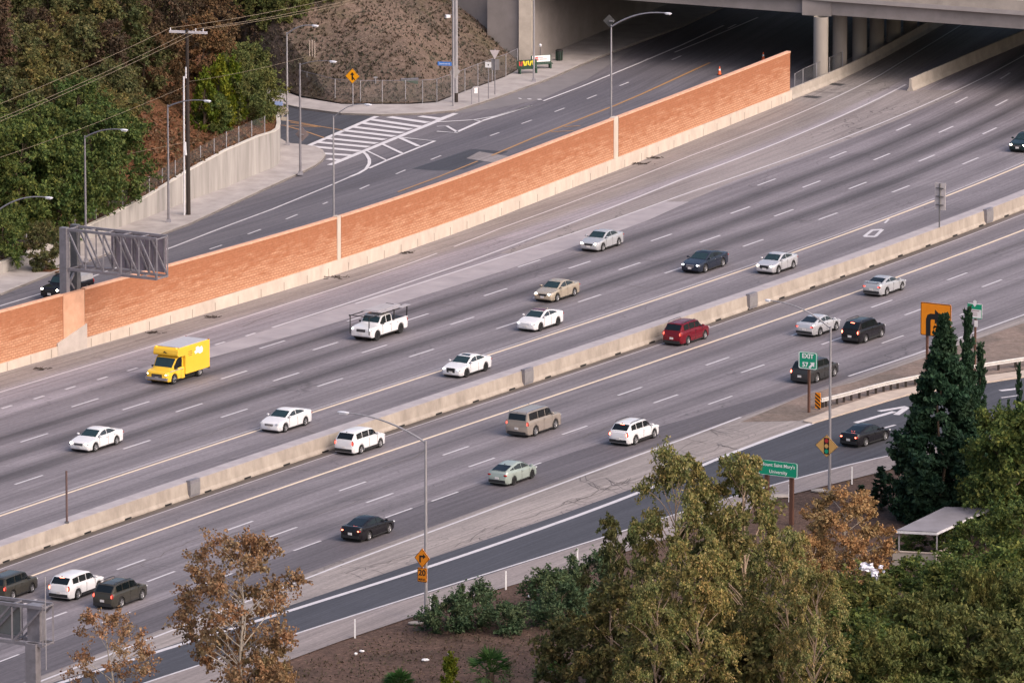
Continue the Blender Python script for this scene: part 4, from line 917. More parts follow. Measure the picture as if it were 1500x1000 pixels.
b = G(600, 147); t = thing('utility_cabinet', 'green metal cabinet on a pale slab inside the hillside fence', 'cabinet', b+Vector((0, 1, .4)))
MB().box((0, 0, .7), (1.5, .9, 1.4)).build('housing', mat('faded_green_steel', (.06, .10, .075), .6), t); MB().box((0, 0, 1.44), (1.6, 1.0, .08)).build('lid', M['steel'], t); MB().box((0, 0, -.1), (3.0, 1.5, .3)).build('plinth', M['conc'], t); MB().box((-.2, -.46, .7), (.03, .03, 1.2)).build('door_seam', M['black'], t)
b = G(550, 148); t = thing('vent_pipe', 'pale vent pipe on a concrete pad inside the hillside fence', 'pipe', b+Vector((0, .8, .3))); MB().tube([(0, 0, 0), (0, 0, 1.7)], .06, 7).build('pipe', M['steel_lt'], t); MB().box((0, 0, 1.72), (.35, .2, .12)).build('cap', M['steel_lt'], t); MB().ell((0, 0, 0), (.85, .5, .22), 10, 5).build('pad', M['conc'], t)
for i, (x, y, hh) in enumerate(((453, 82, 1.6), (456.5, 82, 1.6), (461, 84, 1.4))):
    pass
# ------------------------------------------------------------------ white marker posts along the ramp
dl = [((520, 934), 'alone in open soil, leftmost of the row'), ((631, 898), 'right beside the lamp with the 20 MPH plate'), ((741, 863), 'between the low shrubs at the ramp edge'), ((846, 829), 'behind the dark shrub left of the olive eucalyptus'),
      ((952, 792), 'seen through a gap in the leftmost eucalyptus'), ((1048, 766), 'between the two eucalyptus crowns'), ((1156, 735), 'next to the thick post of the university sign'), ((1248, 709), 'right of the signal ahead lamp post')]
for (x, y), l in dl:
    t = thing('marker_post', 'slim white marker post '+l, 'post', G(x, y), random.uniform(-.3, .3), 'white marker posts along the exit ramp')
    b_ = MB().box((0, 0, .64), (.11, .06, 1.28), taper=.9); b_.build('shaft', M['white'], t); MB().box((0, -.035, 1.12), (.08, .01, .14)).build('reflector', M['lampglass'], t)
# ------------------------------------------------------------------ carport by the trees
RZc = 2.45
A_, B_, C_, D_2 = G(1313, 776.5, RZc), G(1372, 779.5, RZc), G(1449, 744, RZc+.15), G(1384, 742.5, RZc+.15)
CPt = thing('carport', 'open carport with a flat pale metal roof among the dark trees', 'carport', (A_+C_)/2*1.0)
oc = (A_+C_)/2; CPt.location = (oc.x, oc.y, 0)
L2 = lambda v: Vector((v.x-oc.x, v.y-oc.y, v.z))
rf = MB(); n = 60
for i in range(n+1):
    f = i/n; a = L2(A_).lerp(L2(B_), f); d = L2(D_2).lerp(L2(C_), f); dz = .05 if i % 2 else 0
    rf.v += [(a.x, a.y, a.z+dz), (d.x, d.y, d.z+dz)]
for i in range(n): rf.f.append((2*i, 2*i+1, 2*i+3, 2*i+2))
rf.build('roof', mat('pale_corrugated_steel', (.15, .15, .185), .65, .0, scale=.6, var=.2), CPt)
for a, b_ in ((A_, B_), (B_, C_), (C_, D_2), (D_2, A_)): MB().bar(L2(a)-Vector((0, 0, .1)), L2(b_)-Vector((0, 0, .1)), .1, .16).build('fascia_beam', M['lampglass'], CPt)
for p in (A_, B_, C_, D_2): q = L2(p).lerp(Vector((0, 0, 0)), .06); MB().box((q.x, q.y, (p.z-.1)/2), (.11, .11, p.z-.1)).build('post', M['steel_lt'], CPt)
wl_ = [A_.lerp(B_, -.1), A_.lerp(B_, .97), B_.lerp(C_, .35)]; wl_ = [Vector((p.x, p.y, 0))-Vector((0, .6, 0)) for p in wl_]
t = thing('garden_wall', 'low pale concrete wall in front of the carport', 'wall', wl_[0]); MB().wall([p-wl_[0] for p in wl_], [1.05]*3, .2, -.1).build('wall_stem', M['conc'], t); MB().wall(shifted([p-wl_[0] for p in wl_], -.03), [1.12]*3, .26, 1.053).build('wall_cap', M['kerb'], t)
t = thing('plastic_sheet', 'torn bright white plastic caught in the shrubs left of the carport', 'plastic sheet', G(1272, 978)+Vector((0, 0, 5.2)))
rg = random.Random(3); b_ = MB()
for x, z, sx, sz in ((-.15, 1.55, .5, .32), (.35, 1.2, .3, .3), (.75, 1.55, .2, .15), (.5, .75, .26, .3), (.45, .3, .16, .16), (-.5, 1.5, .16, .1), (.95, 1.25, .1, .08)):
    n = 5
    o = len(b_.v)
    for i in range(n+1):
        for j in range(n+1): b_.v.append((x+sx*(i/n-.5)*2*rg.uniform(.6, 1), rg.uniform(-.16, .16), z+sz*(j/n-.5)*2*rg.uniform(.6, 1)))
    for i in range(n):
        for j in range(n): a = o+i*(n+1)+j; b_.f.append((a, a+1, a+n+2, a+n+1))
b_.build('film', mat('white_plastic', (.72, .72, .82), .4), t)
for i, (x, y, s_, l) in enumerate(((609, 913, .55, 'flat pale stone beside the foot of the left verge lamp post'), (1203, 719, .8, 'flat pale slab beside the foot of the right verge lamp post'), (1142, 727, .9, 'pale concrete drain slab at the ramp edge near the university sign'))):
    o = MB().ell((0, 0, .05), (s_, s_*.6, .12), 9, 5).build('flat_stone', M['conc'], None, loc=G(x, y)); tag(o, l, 'stone')
for i, (x, y, s_) in enumerate(((623, 967, .28), (657.5, 957, .13), (530, 954, .2), (521, 958, .15), (775, 874, .12), (838, 891, .12))):
    o = MB().ell((0, 0, .05), (s_, s_*.7, .1), 7, 4, ).build('litter', M['white'], None, loc=G(x, y), rz=i*1.3); tag(o, 'scrap of white litter lying on the brown soil below the ramp', 'litter', 'white litter on the soil')

deb = mat('dark_dead_twigs', (.04, .03, .025), .95, var=.4); rgd = random.Random(9)
def debris(x, y, s, l, n=26):
    b_ = MB()
    for _ in range(n):
        a = rgd.uniform(0, 6.28); p = Vector((rgd.gauss(0, s), rgd.gauss(0, s*.4), rgd.uniform(.02, .12))); q = p+Vector((math.cos(a), math.sin(a), rgd.uniform(-.05, .15)))*rgd.uniform(.15, .45); b_.bar(p, q, .035)
    tag(b_.build('debris', deb, None, loc=G(x, y)), l, 'debris', 'dead twigs at the wall foot')
debris(933, 241, .55, 'heap of dead twigs at the foot of the orange wall right of the pale pilaster', 40); debris(493, 407, .5, 'dead twigs at the wall foot below the left pale pilaster'); debris(60, 541, .35, 'dead twigs at the wall foot left of the gantry patch'); debris(312, 465, .3, 'dead twigs at the wall foot above the yellow van'); debris(225, 488, .25, 'dead twigs at the wall foot just left of the yellow van'); debris(595, 371, .25, 'dead twigs at the wall foot above the white pickup'); debris(960, 232, .25, 'few dead twigs near the larger heap at the wall foot')
for x, y, l in ((1190, 142.5, 'dark drain grate by the barrier under the bridge'), (1225, 124, 'second dark drain grate deeper under the bridge')):
    p = G(x, y); t = thing('drain_grate', l, 'drain', p, SGN); MB().box((0, 0, .015), (1.5, 1.0, .03)).build('frame', M['steel_dk'], t)
    for i in range(7): MB().box((-.6+i*.2, 0, .035), (.08, .9, .02)).build('grate_bar', M['black'], t)
# ------------------------------------------------------------------ vehicles
def paint(name, c, metal=0.0, rough=0.25): return mat(name, c, rough, metal, var=0.03, scale=1.5, coat=0.3, spec=.2)
V = {}
for n_, c, me_ in (('white_car_paint', (.64, .64, .67), 0), ('silver_car_paint', (.42, .43, .46), .3), ('beige_car_paint', (.42, .36, .29), .35), ('navy_car_paint', (.022, .028, .045), .2), ('black_car_paint', (.012, .011, .014), .1),
                   ('red_car_paint', (.15, .008, .018), .2), ('graphite_car_paint', (.045, .045, .048), .3), ('champagne_car_paint', (.32, .28, .25), .3), ('sage_car_paint', (.36, .415, .385), .3), ('olive_grey_car_paint', (.055, .052, .045), .25),
                   ('yellow_van_paint', (.74, .47, .045), 0), ('pale_silver_car_paint', (.55, .55, .58), .4), ('dark_green_car_paint', (.008, .02, .022), .1)): V[n_.replace('_car_paint', '').replace('_van_paint', '')] = paint(n_, c, me_)
GL = mat('dark_car_glass', (.006, .009, .011), .08, spec=.45); GLT = mat('teal_windscreen_glass', (.016, .032, .035), .06, spec=.6)
GLR = mat('tinted_roof_glass', (.11, .03, .035), .08, spec=.8)
GLS = mat('side_glass', (.012, .016, .02), .05, spec=1.0)
TY = mat('tyre_rubber', (.014, .014, .015), .8); RIM = mat('alloy_rim', (.42, .42, .44), .35, .7); RIMD = mat('black_rim', (.02, .02, .022), .5, .3)
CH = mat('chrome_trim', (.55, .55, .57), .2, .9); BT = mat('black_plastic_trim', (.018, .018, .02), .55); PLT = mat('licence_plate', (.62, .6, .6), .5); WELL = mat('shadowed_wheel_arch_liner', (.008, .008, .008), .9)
HL = glow('lit_headlamp', (1.0, .86, .66), 8, (.9, .9, .9)); HLB = glow('bright_headlamp', (1.0, .84, .6), 16.0, (.9, .9, .9)); HLO = mat('clear_lamp_unit', (.55, .56, .58), .12, .3); DRL = glow('white_day_lamp', (.95, .97, 1.0), 2.2)
TLO = mat('red_tail_lens', (.30, .012, .012), .2); TLL = glow('lit_tail_lamp', (1.0, .10, .06), 2.6, (.5, .02, .02)); TLB = glow('brake_lamp', (1.0, .16, .09), 8.0, (.6, .03, .03)); AMB = glow('amber_lamp', (1.0, .35, .05), 2.5)
PRO = {
 'sedan': dict(top=[(0, .42), (.012, .50), (.05, .545), (.14, .60), (.26, .665), (.5, .685), (.76, .70), (.86, .715), (.955, .71), (.985, .66), (1, .5)], gh=[(.245, .655), (.42, .95), (.49, 1.0), (.58, 1.0), (.67, .955), (.855, .715)], win=[(.30, .525), (.54, .79)], rear=(.69, .84)),
 'fast': dict(top=[(0, .42), (.012, .50), (.05, .55), (.14, .61), (.25, .67), (.5, .69), (.76, .715), (.87, .74), (.955, .745), (.985, .68), (1, .5)], gh=[(.24, .66), (.42, .95), (.48, 1.0), (.56, 1.0), (.66, .95), (.90, .745)], win=[(.30, .52), (.535, .78)], rear=(.67, .88)),
 'coupe': dict(top=[(0, .42), (.012, .51), (.05, .56), (.14, .62), (.28, .69), (.5, .70), (.76, .735), (.86, .76), (.955, .77), (.985, .70), (1, .5)], gh=[(.27, .68), (.45, .95), (.52, 1.0), (.58, 1.0), (.67, .95), (.86, .765)], win=[(.33, .60), (.615, .76)], rear=(.68, .845)),
 'hatch': dict(top=[(0, .42), (.012, .50), (.05, .56), (.12, .61), (.2, .655), (.5, .67), (.85, .72), (.955, .74), (.985, .66), (1, .45)], gh=[(.185, .64), (.42, .96), (.5, 1.0), (.58, .995), (.72, .93), (.965, .74)], win=[(.27, .50), (.515, .72), (.735, .85)], rear=(.74, .955)),
 'suv': dict(top=[(0, .42), (.012, .50), (.04, .56), (.14, .61), (.26, .645), (.6, .655), (.95, .66), (.985, .62), (1, .42)], gh=[(.24, .635), (.37, .945), (.45, .985), (.7, .99), (.87, .955), (.978, .66)], win=[(.29, .505), (.52, .70), (.715, .87)], rear=(.885, .97)),
 'wagon': dict(top=[(0, .40), (.012, .48), (.04, .54), (.14, .59), (.25, .63), (.6, .645), (.95, .66), (.985, .6), (1, .42)], gh=[(.235, .625), (.385, .945), (.46, .985), (.7, .985), (.84, .95), (.965, .66)], win=[(.29, .51), (.525, .71), (.725, .86)], rear=(.855, .95)),
 'boxy': dict(top=[(0, .42), (.01, .53), (.03, .585), (.14, .615), (.235, .635), (.6, .645), (.96, .65), (.99, .62), (1, .42)], gh=[(.235, .63), (.335, .95), (.40, .99), (.85, .99), (.955, .965), (.99, .65)], win=[(.275, .47), (.485, .675), (.69, .925)], rear=(.962, .988)),
 'van': dict(top=[(0, .28), (.008, .35), (.03, .38), (.10, .40), (.14, .41), (.30, .42), (.40, .42), (.41, .42)], gh=[(.135, .405), (.245, .715), (.29, .75), (.36, .755), (.40, .755), (.41, .755)], win=[(.18, .36)], rear=None),
 'truck': dict(top=[(0, .40), (.008, .52), (.03, .585), (.12, .61), (.24, .635), (.5, .64), (.61, .64), (.62, .62), (.97, .62), (.995, .60), (1, .4)], gh=[(.235, .63), (.325, .95), (.38, .995), (.50, 1.0), (.575, .965), (.61, .64)], win=[(.27, .415), (.43, .56)], rear=(.585, .605)),
}
PLAN = [(0, .74), (.01, .82), (.03, .885), (.08, .945), (.16, .985), (.3, 1), (.75, 1), (.88, .975), (.95, .925), (.985, .85), (1, .78)]
PLANB = [(0, .86), (.015, .93), (.04, .965), (.1, .99), (.3, 1), (.8, 1), (.95, .985), (.99, .95), (1, .91)]
WHEEL = {}
def wheel_meshes():
    b = MB(); prof = [(.62, -.5), (.93, -.5), (.985, -.36), (1, -.15), (1, .15), (.985, .36), (.93, .5), (.62, .5)]; n = 22
    for j in range(n):
        a = 2*PI*j/n
        for r, y in prof: b.v.append((r*math.cos(a), y, r*math.sin(a)))
    K_ = len(prof)
    for j in range(n):
        for i in range(K_): b.f.append((j*K_+i, j*K_+(i+1) % K_, ((j+1) % n)*K_+(i+1) % K_, ((j+1) % n)*K_+i))
    WHEEL['tyre'] = b.mesh('tyre', TY, True)
    for nm, m in (('rim', RIM), ('rimd', RIMD)):
        b = MB(); ring = [(.66, .44), (.60, .47), (.54, .36), (.66, .30)]
        for j in range(20):
            a = 2*PI*j/20
            for r, y in ring: b.v.append((r*math.cos(a), y, r*math.sin(a)))
        for j in range(20):
            for i in range(4): b.f.append((j*4+i, j*4+(i+1) % 4, ((j+1) % 20)*4+(i+1) % 4, ((j+1) % 20)*4+i))
        for k5 in range(5):
            a = 2*PI*k5/5+.3; c, s = math.cos(a), math.sin(a)
            o = len(b.v)
            for r, w in ((.08, .13), (.6, .10)):
                for sg_ in (-1, 1):
                    for y in (.34, .43): b.v.append((r*c-sg_*w*s, y, r*s+sg_*w*c))
            b.f += [(o+1, o+3, o+7, o+5), (o, o+1, o+5, o+4), (o+2, o+3, o+7, o+6), (o, o+2, o+6, o+4)]
        b.tube([(0, .3, 0), (0, .46, 0)], .15, 10)
        WHEEL[nm] = b.mesh('rim', m)
    b = MB(); b.tube([(0, .02, 0), (0, .30, 0)], .64, 20); WHEEL['disc'] = b.mesh('rim_backing', BT)
wheel_meshes()
def car(name, label, cat, group, base, heading, kind, L, W, H, pt, wr=.34, wb=None, fo=None, lights='on', tail='on', grille=BT, rails=False, rim='rim', glassf=GLT, roof=None, clad=False, sunroof=False, spoiler=False, plate=True, lampz=None, gs=(1, 1), zs0=.2, tailtall=False, dark=None, chrome=False):
    pr = PRO[kind]; wb = wb or L*.575; fo = fo or L*.195; hw = W/2; plan = PLANB if kind in ('boxy', 'van', 'truck') else PLAN
    t = thing(name, label, cat, base, heading, group)
    X = lambda f: L/2-f*L                       # fraction from the nose -> local x, nose at +x
    axf = [fo/L, (fo+wb)/L]
    top = lambda f: lerp_tab(pr['top'], f)*H
    end = 1.0 if kind != 'van' else .41
    fs = sorted(set([end*i/64 for i in range(65)]+[f+d*L_ for f in axf for L_ in (1/L,) for d in (-wr-.07, -wr-.06, wr+.06, wr+.07)]+[.004, .012, .025, .975*end, .988*end, .996*end]))
    fs = [f for f in fs if 0 <= f <= end]
    b = MB(); Ra = wr+.065; sec = 9
    for f in fs:
        w = hw*(lerp_tab(plan, f) if kind != 'van' else lerp_tab(plan, min(f, .5))); zt = top(f)
        zb = zs0+ (.10*(1-min(f, .03)/.03) if f < .03 else 0)+(.14*(max(f, .97)-.97)/.03 if end == 1 else 0)
        for a in axf:
            dx = abs(f-a)*L
            if dx < Ra: zb = max(zb, wr*.95+math.sqrt(Ra*Ra-dx*dx))
        zb = min(zb, zt-.09); zs = max(zb+.03, zt-.085)
        mid = zb+.55*(zs-zb)
        half = [(0, zb), (.7*w, zb), (w-.035, zb), (w-.008, zb+.03), (w, mid), (w-.018, zs), (w-.07, zt-.012), (.55*w, zt+.012), (0, zt+.02)]
        for y, z in half: b.v.append((X(f), y, z))
        for y, z in half[1:-1]: b.v.append((X(f), -y, z))
    K_ = 2*sec-2; order = list(range(sec))+[sec+i for i in range(sec-3, -1, -1)]
    for i in range(len(fs)-1):
        for j in range(K_):
            a, c = order[j], order[(j+1) % K_]; b.f.append((i*K_+a, i*K_+c, (i+1)*K_+c, (i+1)*K_+a))
    b.f.append(tuple(order)); b.f.append(tuple((len(fs)-1)*K_+q for q in order[::-1]))
    # greenhouse
    gh = pr['gh']; zgh = lambda f: lerp_tab(gh, f)*H
    wb_ = hw*(.93 if kind in ('boxy', 'truck', 'van') else .90); wr_ = hw*(.90 if kind == 'van' else .80 if kind in ('boxy', 'truck') else .70 if kind in ('sedan', 'fast', 'coupe', 'hatch') else .75)
    zb0 = gh[0][1]*H
    def wat(z, f):
        tt = max(0, min(1, (z-zb0)/(H-zb0))); e = lerp_tab([(gh[0][0], .9), (gh[1][0], .985), (gh[2][0], 1), (gh[-2][0], .98), (gh[-1][0], .90)], f)
        return (wb_+(wr_-wb_)*tt)*e
    gf = [gh[0][0]+(gh[-1][0]-gh[0][0])*i/34 for i in range(35)]; o = len(b.v)
    for f in gf:
        zg = max(zgh(f), top(f)); bz = top(f)-.04; hgt_ = max(zg-bz, .01); r_ = min(.07, hgt_*.3)
        half = [(wat(bz, f), bz), (wat((bz+zg)/2, f), (bz+zg)/2), (wat(zg-r_, f), zg-r_), (wat(zg, f)-r_*.9, zg-r_*.15), (wat(zg, f)*.5, zg+.012), (0, zg+.018)]
        for y, z in half: b.v.append((X(f), y, z))
        for y, z in half[:-1]: b.v.append((X(f), -y, z))
    ord2 = [0, 1, 2, 3, 4, 5, 10, 9, 8, 7, 6]
    for i in range(len(gf)-1):
        for j in range(10): a, c = ord2[j], ord2[j+1]; b.f.append((o+i*11+a, o+i*11+c, o+(i+1)*11+c, o+(i+1)*11+a))
    b.f.append(tuple(o+q for q in ord2)); b.f.append(tuple(o+(len(gf)-1)*11+q for q in ord2[::-1]))
    body = b.build('body', pt, t, True)
    b = MB().box((0, 0, zs0+.02), (L*(.90 if end == 1 else .80), W*.80, .26)); b.build('underbody_light_block', WELL, t)  # dark box set low and wide to block light under the car
    # glass
    def slope(f0, f1, name, m, k0=.955, n=7):
        g = MB(); sg_ = 1 if f1 > f0 else 1
        for i in range(n+1):
            f = f0+(f1-f0)*i/n; z = max(zgh(f), top(f)); w = (wat(z, f)-.045)*k0
            for j in range(7):
                u = j/3-1; g.v.append((X(f)+.012*(1 if f < .5 else -1), w*u, z+.024-.012*abs(u)**2))
        for i in range(n):
            for j in range(6): g.f.append((i*7+j, i*7+j+1, (i+1)*7+j+1, (i+1)*7+j))
        return g.build(name, m, t, True)
    slope(gh[0][0]+.02, gh[1][0]-.008, 'windshield', glassf)
    if pr['rear']: slope(pr['rear'][0], pr['rear'][1], 'rear_window', GL, .93)
    if roof: slope(gh[1][0]+.012, (pr['rear'][0] if pr['rear'] else gh[-2][0])-.012, 'glass_roof', roof, .93)
    if sunroof: slope(gh[1][0]+.025, gh[1][0]+.10, 'sunroof', GL, .62, 3)
    for sd in (1, -1):
        for f0, f1 in pr['win']:
            g = MB(); n = 10
            for i in range(n+1):
                f = f0+(f1-f0)*i/n; zl = top(f)+.045; zh = max(zl+.004, min(zgh(f)-.085, zgh(f)-.085))
                for z in (zl, (zl+zh)/2, zh): g.v.append((X(f), sd*(wat(z, f)+.012), z))
            for i in range(n):
                for j in range(2): g.f.append((i*3+j, i*3+j+1, (i+1)*3+j+1, (i+1)*3+j))
            g.build('side_window', GLS if pt in (V['white'], V['silver'], V['pale_silver'], V['sage'], V['champagne'], V['beige'], V['red']) else GL, t, fix=False)
    # wheels
    for a in axf:
        for sd in (1, -1):
            w_ = link('wheel', WHEEL['tyre'], t, (X(a), sd*(hw-.125), wr)); w_.scale = (wr, .23*sd, wr)
            link('rim', WHEEL[rim], w_); link('rim_backing', WHEEL['disc'], w_)
            MB().tube([(X(a), sd*(hw-.42), wr*1.02), (X(a), sd*(hw-.13), wr*1.02)], wr+.055, 16).build('wheel_arch', WELL, t)
    # lamps
    big = kind in ('suv', 'boxy', 'truck', 'van', 'wagon')
    lz = (lampz or (pr['top'][2][1]*.86))*H; m = {'on': HL, 'bright': HLB, 'off': HLO, 'drl': DRL}[lights]; wl = hw*lerp_tab(plan, .03)
    for sd in (1, -1):
        r = (.15, .2, .075) if not big else (.12, .17, .10)
        h = MB().ell((0, 0, 0), r, 10, 6).build('headlight', HLO if lights != 'off' else HLO, t, True, loc=(X(.028), sd*(wl-.16), lz), rz=-sd*.35)
        if lights != 'off': MB().ell((.06, 0, .005), (r[0]*.8, r[1]*.72, r[2]*.9), 9, 5).build('bulb', m, h, True)
        if end == 1:
            rz_ = (.11, .19, .085) if not (big or tailtall) else (.09, .10, .20)
            tz = top(.97)*(.80 if not big else .84); tw = hw*lerp_tab(plan, .975)
            h = MB().ell((0, 0, 0), rz_, 10, 6).build('taillight', TLO, t, True, loc=(X(.978), sd*(tw-rz_[1]*.75), tz), rz=sd*.35)
            if tail != 'off': MB().ell((-.035, 0, 0), (rz_[0]*.8, rz_[1]*.72, rz_[2]*.7), 9, 5).build('bulb', TLB if tail == 'brake' else TLL, h, True)
        mz = top(gh[0][0]+.07)+.09
        mr = MB().ell((0, 0, 0), (.09, .13, .085), 9, 6).build('side_mirror', pt if kind not in ('truck', 'van') else BT, t, True, loc=(X(gh[0][0]+.06), sd*(hw+.05), mz))
        MB().bar((0, -sd*.03, -.04), (0, -sd*.2, -.05), .05).build('mirror_arm', BT, mr)
        for f in ((.50, .70) if len(pr['win']) > 1 else (.36,)):
            if f < end: MB().box((X(f), sd*(hw+.004), top(f)*.86), (.2, .03, .035)).build('door_handle', CH if chrome else pt, t)
        for f in ((.535, .30) if len(pr['win']) > 1 else (.32,)): MB().bar((X(f), sd*(hw-.001), zs0+.12), (X(f), sd*(hw-.012), top(f)-.06), .02, .016).build('door_seam', BT, t)
    # nose
    gz = lz-.04*H; n0 = X(0)
    MB().prism(rrect(W*.40*gs[0], H*.115*gs[1], .05), 0, .05).build('grille', grille, t, loc=(n0+.004, 0, gz-.01), rz=PI/2)
    if chrome or grille is CH:
        for i in range(3): MB().box((n0+.012, 0, gz-.05+.045*i), (.03, W*.36, .012)).build('grille_bar', BT if grille is CH else CH, t)
    MB().prism(rrect(W*.62, H*.085, .05), 0, .05).build('lower_intake', BT, t, loc=(n0-.004, 0, zs0+.17), rz=PI/2)
    for sd in (1, -1): MB().ell((n0-.07, sd*hw*.66, zs0+.19), (.07, .13, .06), 8, 5).build('fog_lamp', HLO if lights != 'bright' else HL, t, True)
    if plate: MB().box((n0+.03, 0, zs0+.27), (.025, .31, .16)).build('licence_plate', PLT, t)
    if end == 1:
        MB().box((X(1)-.025, 0, .5*top(.97)+.10 if not big else .55*top(.97)), (.025, .31, .16)).build('licence_plate', PLT, t)
        MB().prism(rrect(W*.78, H*.13, .05), -.03, .03).build('rear_bumper_trim', BT, t, loc=(X(1)+.0, 0, zs0+(.2 if (clad or not big) else .12)), rz=PI/2)
        if kind in ('suv', 'wagon', 'boxy', 'hatch'): MB().tube([(X(pr['rear'][0]), 0, H*.975), (X(pr['rear'][0]+.02), 0, H*.975)], .03, 6).build('rear_wiper_spindle', BT, t)
        if tail == 'brake' and kind != 'truck': MB().box((X(pr['rear'][0]+.004 if kind not in ('sedan', 'fast', 'coupe') else pr['rear'][1]-.03), 0, (zgh(pr['rear'][0]) if kind not in ('sedan', 'fast', 'coupe') else top(.85)+.07)), (.05, .34, .05)).build('brake_light', TLB, t)
    for sd in (1, -1): MB().box(((X(axf[0])+X(axf[1]))/2 if end == 1 else X(.24), sd*(hw-.012), zs0+.035), ((wb-2*Ra) if end == 1 else 1.0, .05, .09)).build('sill', BT, t)
    if clad:
        for sd in (1, -1):
            MB().box(((X(axf[0])+X(axf[1]))/2, sd*(hw-.005), zs0+.10), (wb-2*Ra, .05, .18)).build('sill_cladding', BT, t)
    if rails:
        for sd in (1, -1):
            w = wr_*.93; MB().tube([(X(gh[2][0]-.02), sd*w, H-.01), (X(gh[2][0]+.02), sd*w, H+.055), (X(.6), sd*w, H+.06), (X(gh[-2][0]-.04), sd*w, H+.05), (X(gh[-2][0]), sd*w, H-.03)], .025, 6).build('roof_rail', BT if rails == 'black' else CH, t)
    if spoiler:
        MB().box((X(.955), 0, top(.95)+.13), (.2, W*.74, .03)).build('spoiler', pt, t)
        for sd in (1, -1): MB().box((X(.955), sd*W*.26, top(.95)+.06), (.12, .04, .13)).build('spoiler_foot', pt, t)
    return t
def place(name, label, cat, group, bb, d, kind, L, W, H, pt, **kw):
    # bb: survey rows/columns of the vehicle's outline; the foot is moved until its outline stands there
    x0, x1, yb = bb; hd = math.atan2(d.y, d.x); n = Vector((-d.y, d.x, 0))
    c = G((x0+x1)/2, yb-12); cx, cy = (x0+x1)/2, yb-12
    for _ in range(8):
        q = [P(c+d*(a*L*.46)+n*(b_*W*.46)+Vector((0, 0, .5))) for a in (-1, 1) for b_ in (-1, 1)]
        lo = max(P(c+d*(a*L*.37)+n*(b_*W*.48))[1] for a in (-1, 1) for b_ in (-1, 1))
        cx += (x0+x1)/2-(min(p[0] for p in q)+max(p[0] for p in q))/2; cy += yb-.5-lo; c = G(cx, cy)
    return car(name, label, cat, group, c, hd, kind, L, W, H, pt, **kw)
def SBd(y): return -rdir(y)
FARG, NEARG = 'vehicles driving towards the overlook', 'vehicles driving away on the near carriageway'
def sb(name, label, cat, bb, *a, **kw): y = G((bb[0]+bb[1])/2, bb[2]-12).y; return place(name, label, cat, FARG, bb, -rdir(y), *a, tail='off', **kw)
def nb(name, label, cat, bb, *a, **kw): y = G((bb[0]+bb[1])/2, bb[2]-12).y; return place(name, label, cat, NEARG, bb, rdir(y), *a, lights=kw.pop('lights', 'off'), **kw)
sb('sedan', 'white sedan with lit headlamps, nearest the left edge on the far carriageway', 'car', (101.7, 181, 663), 'sedan', 4.88, 1.86, 1.46, V['white'], lights='bright', chrome=True)
sb('sedan', 'white sedan with chrome grille and unlit lamps beside the median barrier', 'car', (382, 456, 634.5), 'fast', 4.82, 1.84, 1.47, V['white'], lights='off', grille=CH)
sb('sedan', 'white sedan with a wide black grille and sunroof in the carpool lane', 'car', (648, 720, 554), 'sedan', 4.85, 1.84, 1.45, V['white'], lights='drl', sunroof=True, rim='rimd', grille=BT, gs=(1.0, 2.1), lampz=.47)
sb('electric_sedan', 'white electric sedan with smooth nose and reddish glass roof', 'car', (758, 824.5, 486.5), 'fast', 4.69, 1.85, 1.44, V['white'], lights='drl', grille=V['white'], roof=GLR, rim='rimd')
sb('sedan', 'beige sedan with two lit headlamps', 'car', (782.5, 849.5, 443.5), 'sedan', 4.8, 1.8, 1.48, V['beige'], lights='bright')
sb('sedan', 'silver sedan furthest up the lane beside the pale gore, headlamps lit', 'car', (849.5, 914, 369.5), 'sedan', 4.8, 1.84, 1.49, V['silver'], lights='bright')
sb('sedan', 'large navy sedan with a chrome grille', 'car', (998.5, 1066.5, 401), 'fast', 5.25, 1.9, 1.48, V['navy'], lights='drl', grille=CH, chrome=True, sunroof=True, wr=.36, gs=(.9, 1.4))
sb('hatchback', 'silver white compact car with a big black grille right of the navy sedan', 'car', (1108, 1168, 402.5), 'fast', 4.5, 1.82, 1.47, V['pale_silver'], lights='on', gs=(1.1, 1.5))
sb('sedan', 'dark green car with lit lamps cut by the right edge', 'car', (1474, 1533, 224), 'sedan', 4.7, 1.82, 1.46, V['dark_green'], lights='bright', chrome=True)
nb('coupe', 'silver coupe with a rear spoiler, furthest away on the near carriageway', 'car', (1264, 1327, 435), 'coupe', 4.63, 1.82, 1.39, V['silver'], spoiler=True, tail='on', rim='rim')
nb('sedan', 'pale silver sedan beside the black SUV with red tail lamps', 'car', (1166.5, 1230, 494), 'fast', 4.62, 1.8, 1.44, V['pale_silver'], tail='on')
nb('suv', 'black SUV with roof rails right of the pale silver sedan', 'suv', (1232, 1297.5, 504), 'suv', 4.55, 1.8, 1.73, V['black'], tail='brake', rails='black', clad=True)
nb('suv', 'dark red SUV close to the median barrier', 'suv', (970.5, 1039.5, 507), 'suv', 4.65, 1.87, 1.76, V['red'], tail='on', rails='black')
nb('suv', 'graphite SUV partly behind the EXIT sign', 'suv', (1157.5, 1229, 562.5), 'suv', 4.8, 1.92, 1.7, V['graphite'], tail='brake', tailtall=True, wr=.37)
nb('suv', 'tall champagne SUV with dark glass in the middle of the near carriageway', 'suv', (742.5, 821, 640.5), 'boxy', 5.0, 2.0, 1.9, V['champagne'], tail='on', rails='chrome', wr=.38)
nb('wagon', 'white wagon with roof rails and brake lamps lit', 'car', (892.5, 965, 653.5), 'wagon', 4.8, 1.84, 1.66, V['white'], tail='brake', rails='black', clad=True, wr=.36)
nb('suv', 'white crossover behind the street lamp head next to the median barrier', 'suv', (490, 564.5, 667), 'suv', 4.65, 1.84, 1.7, V['white'], tail='on', clad=True)
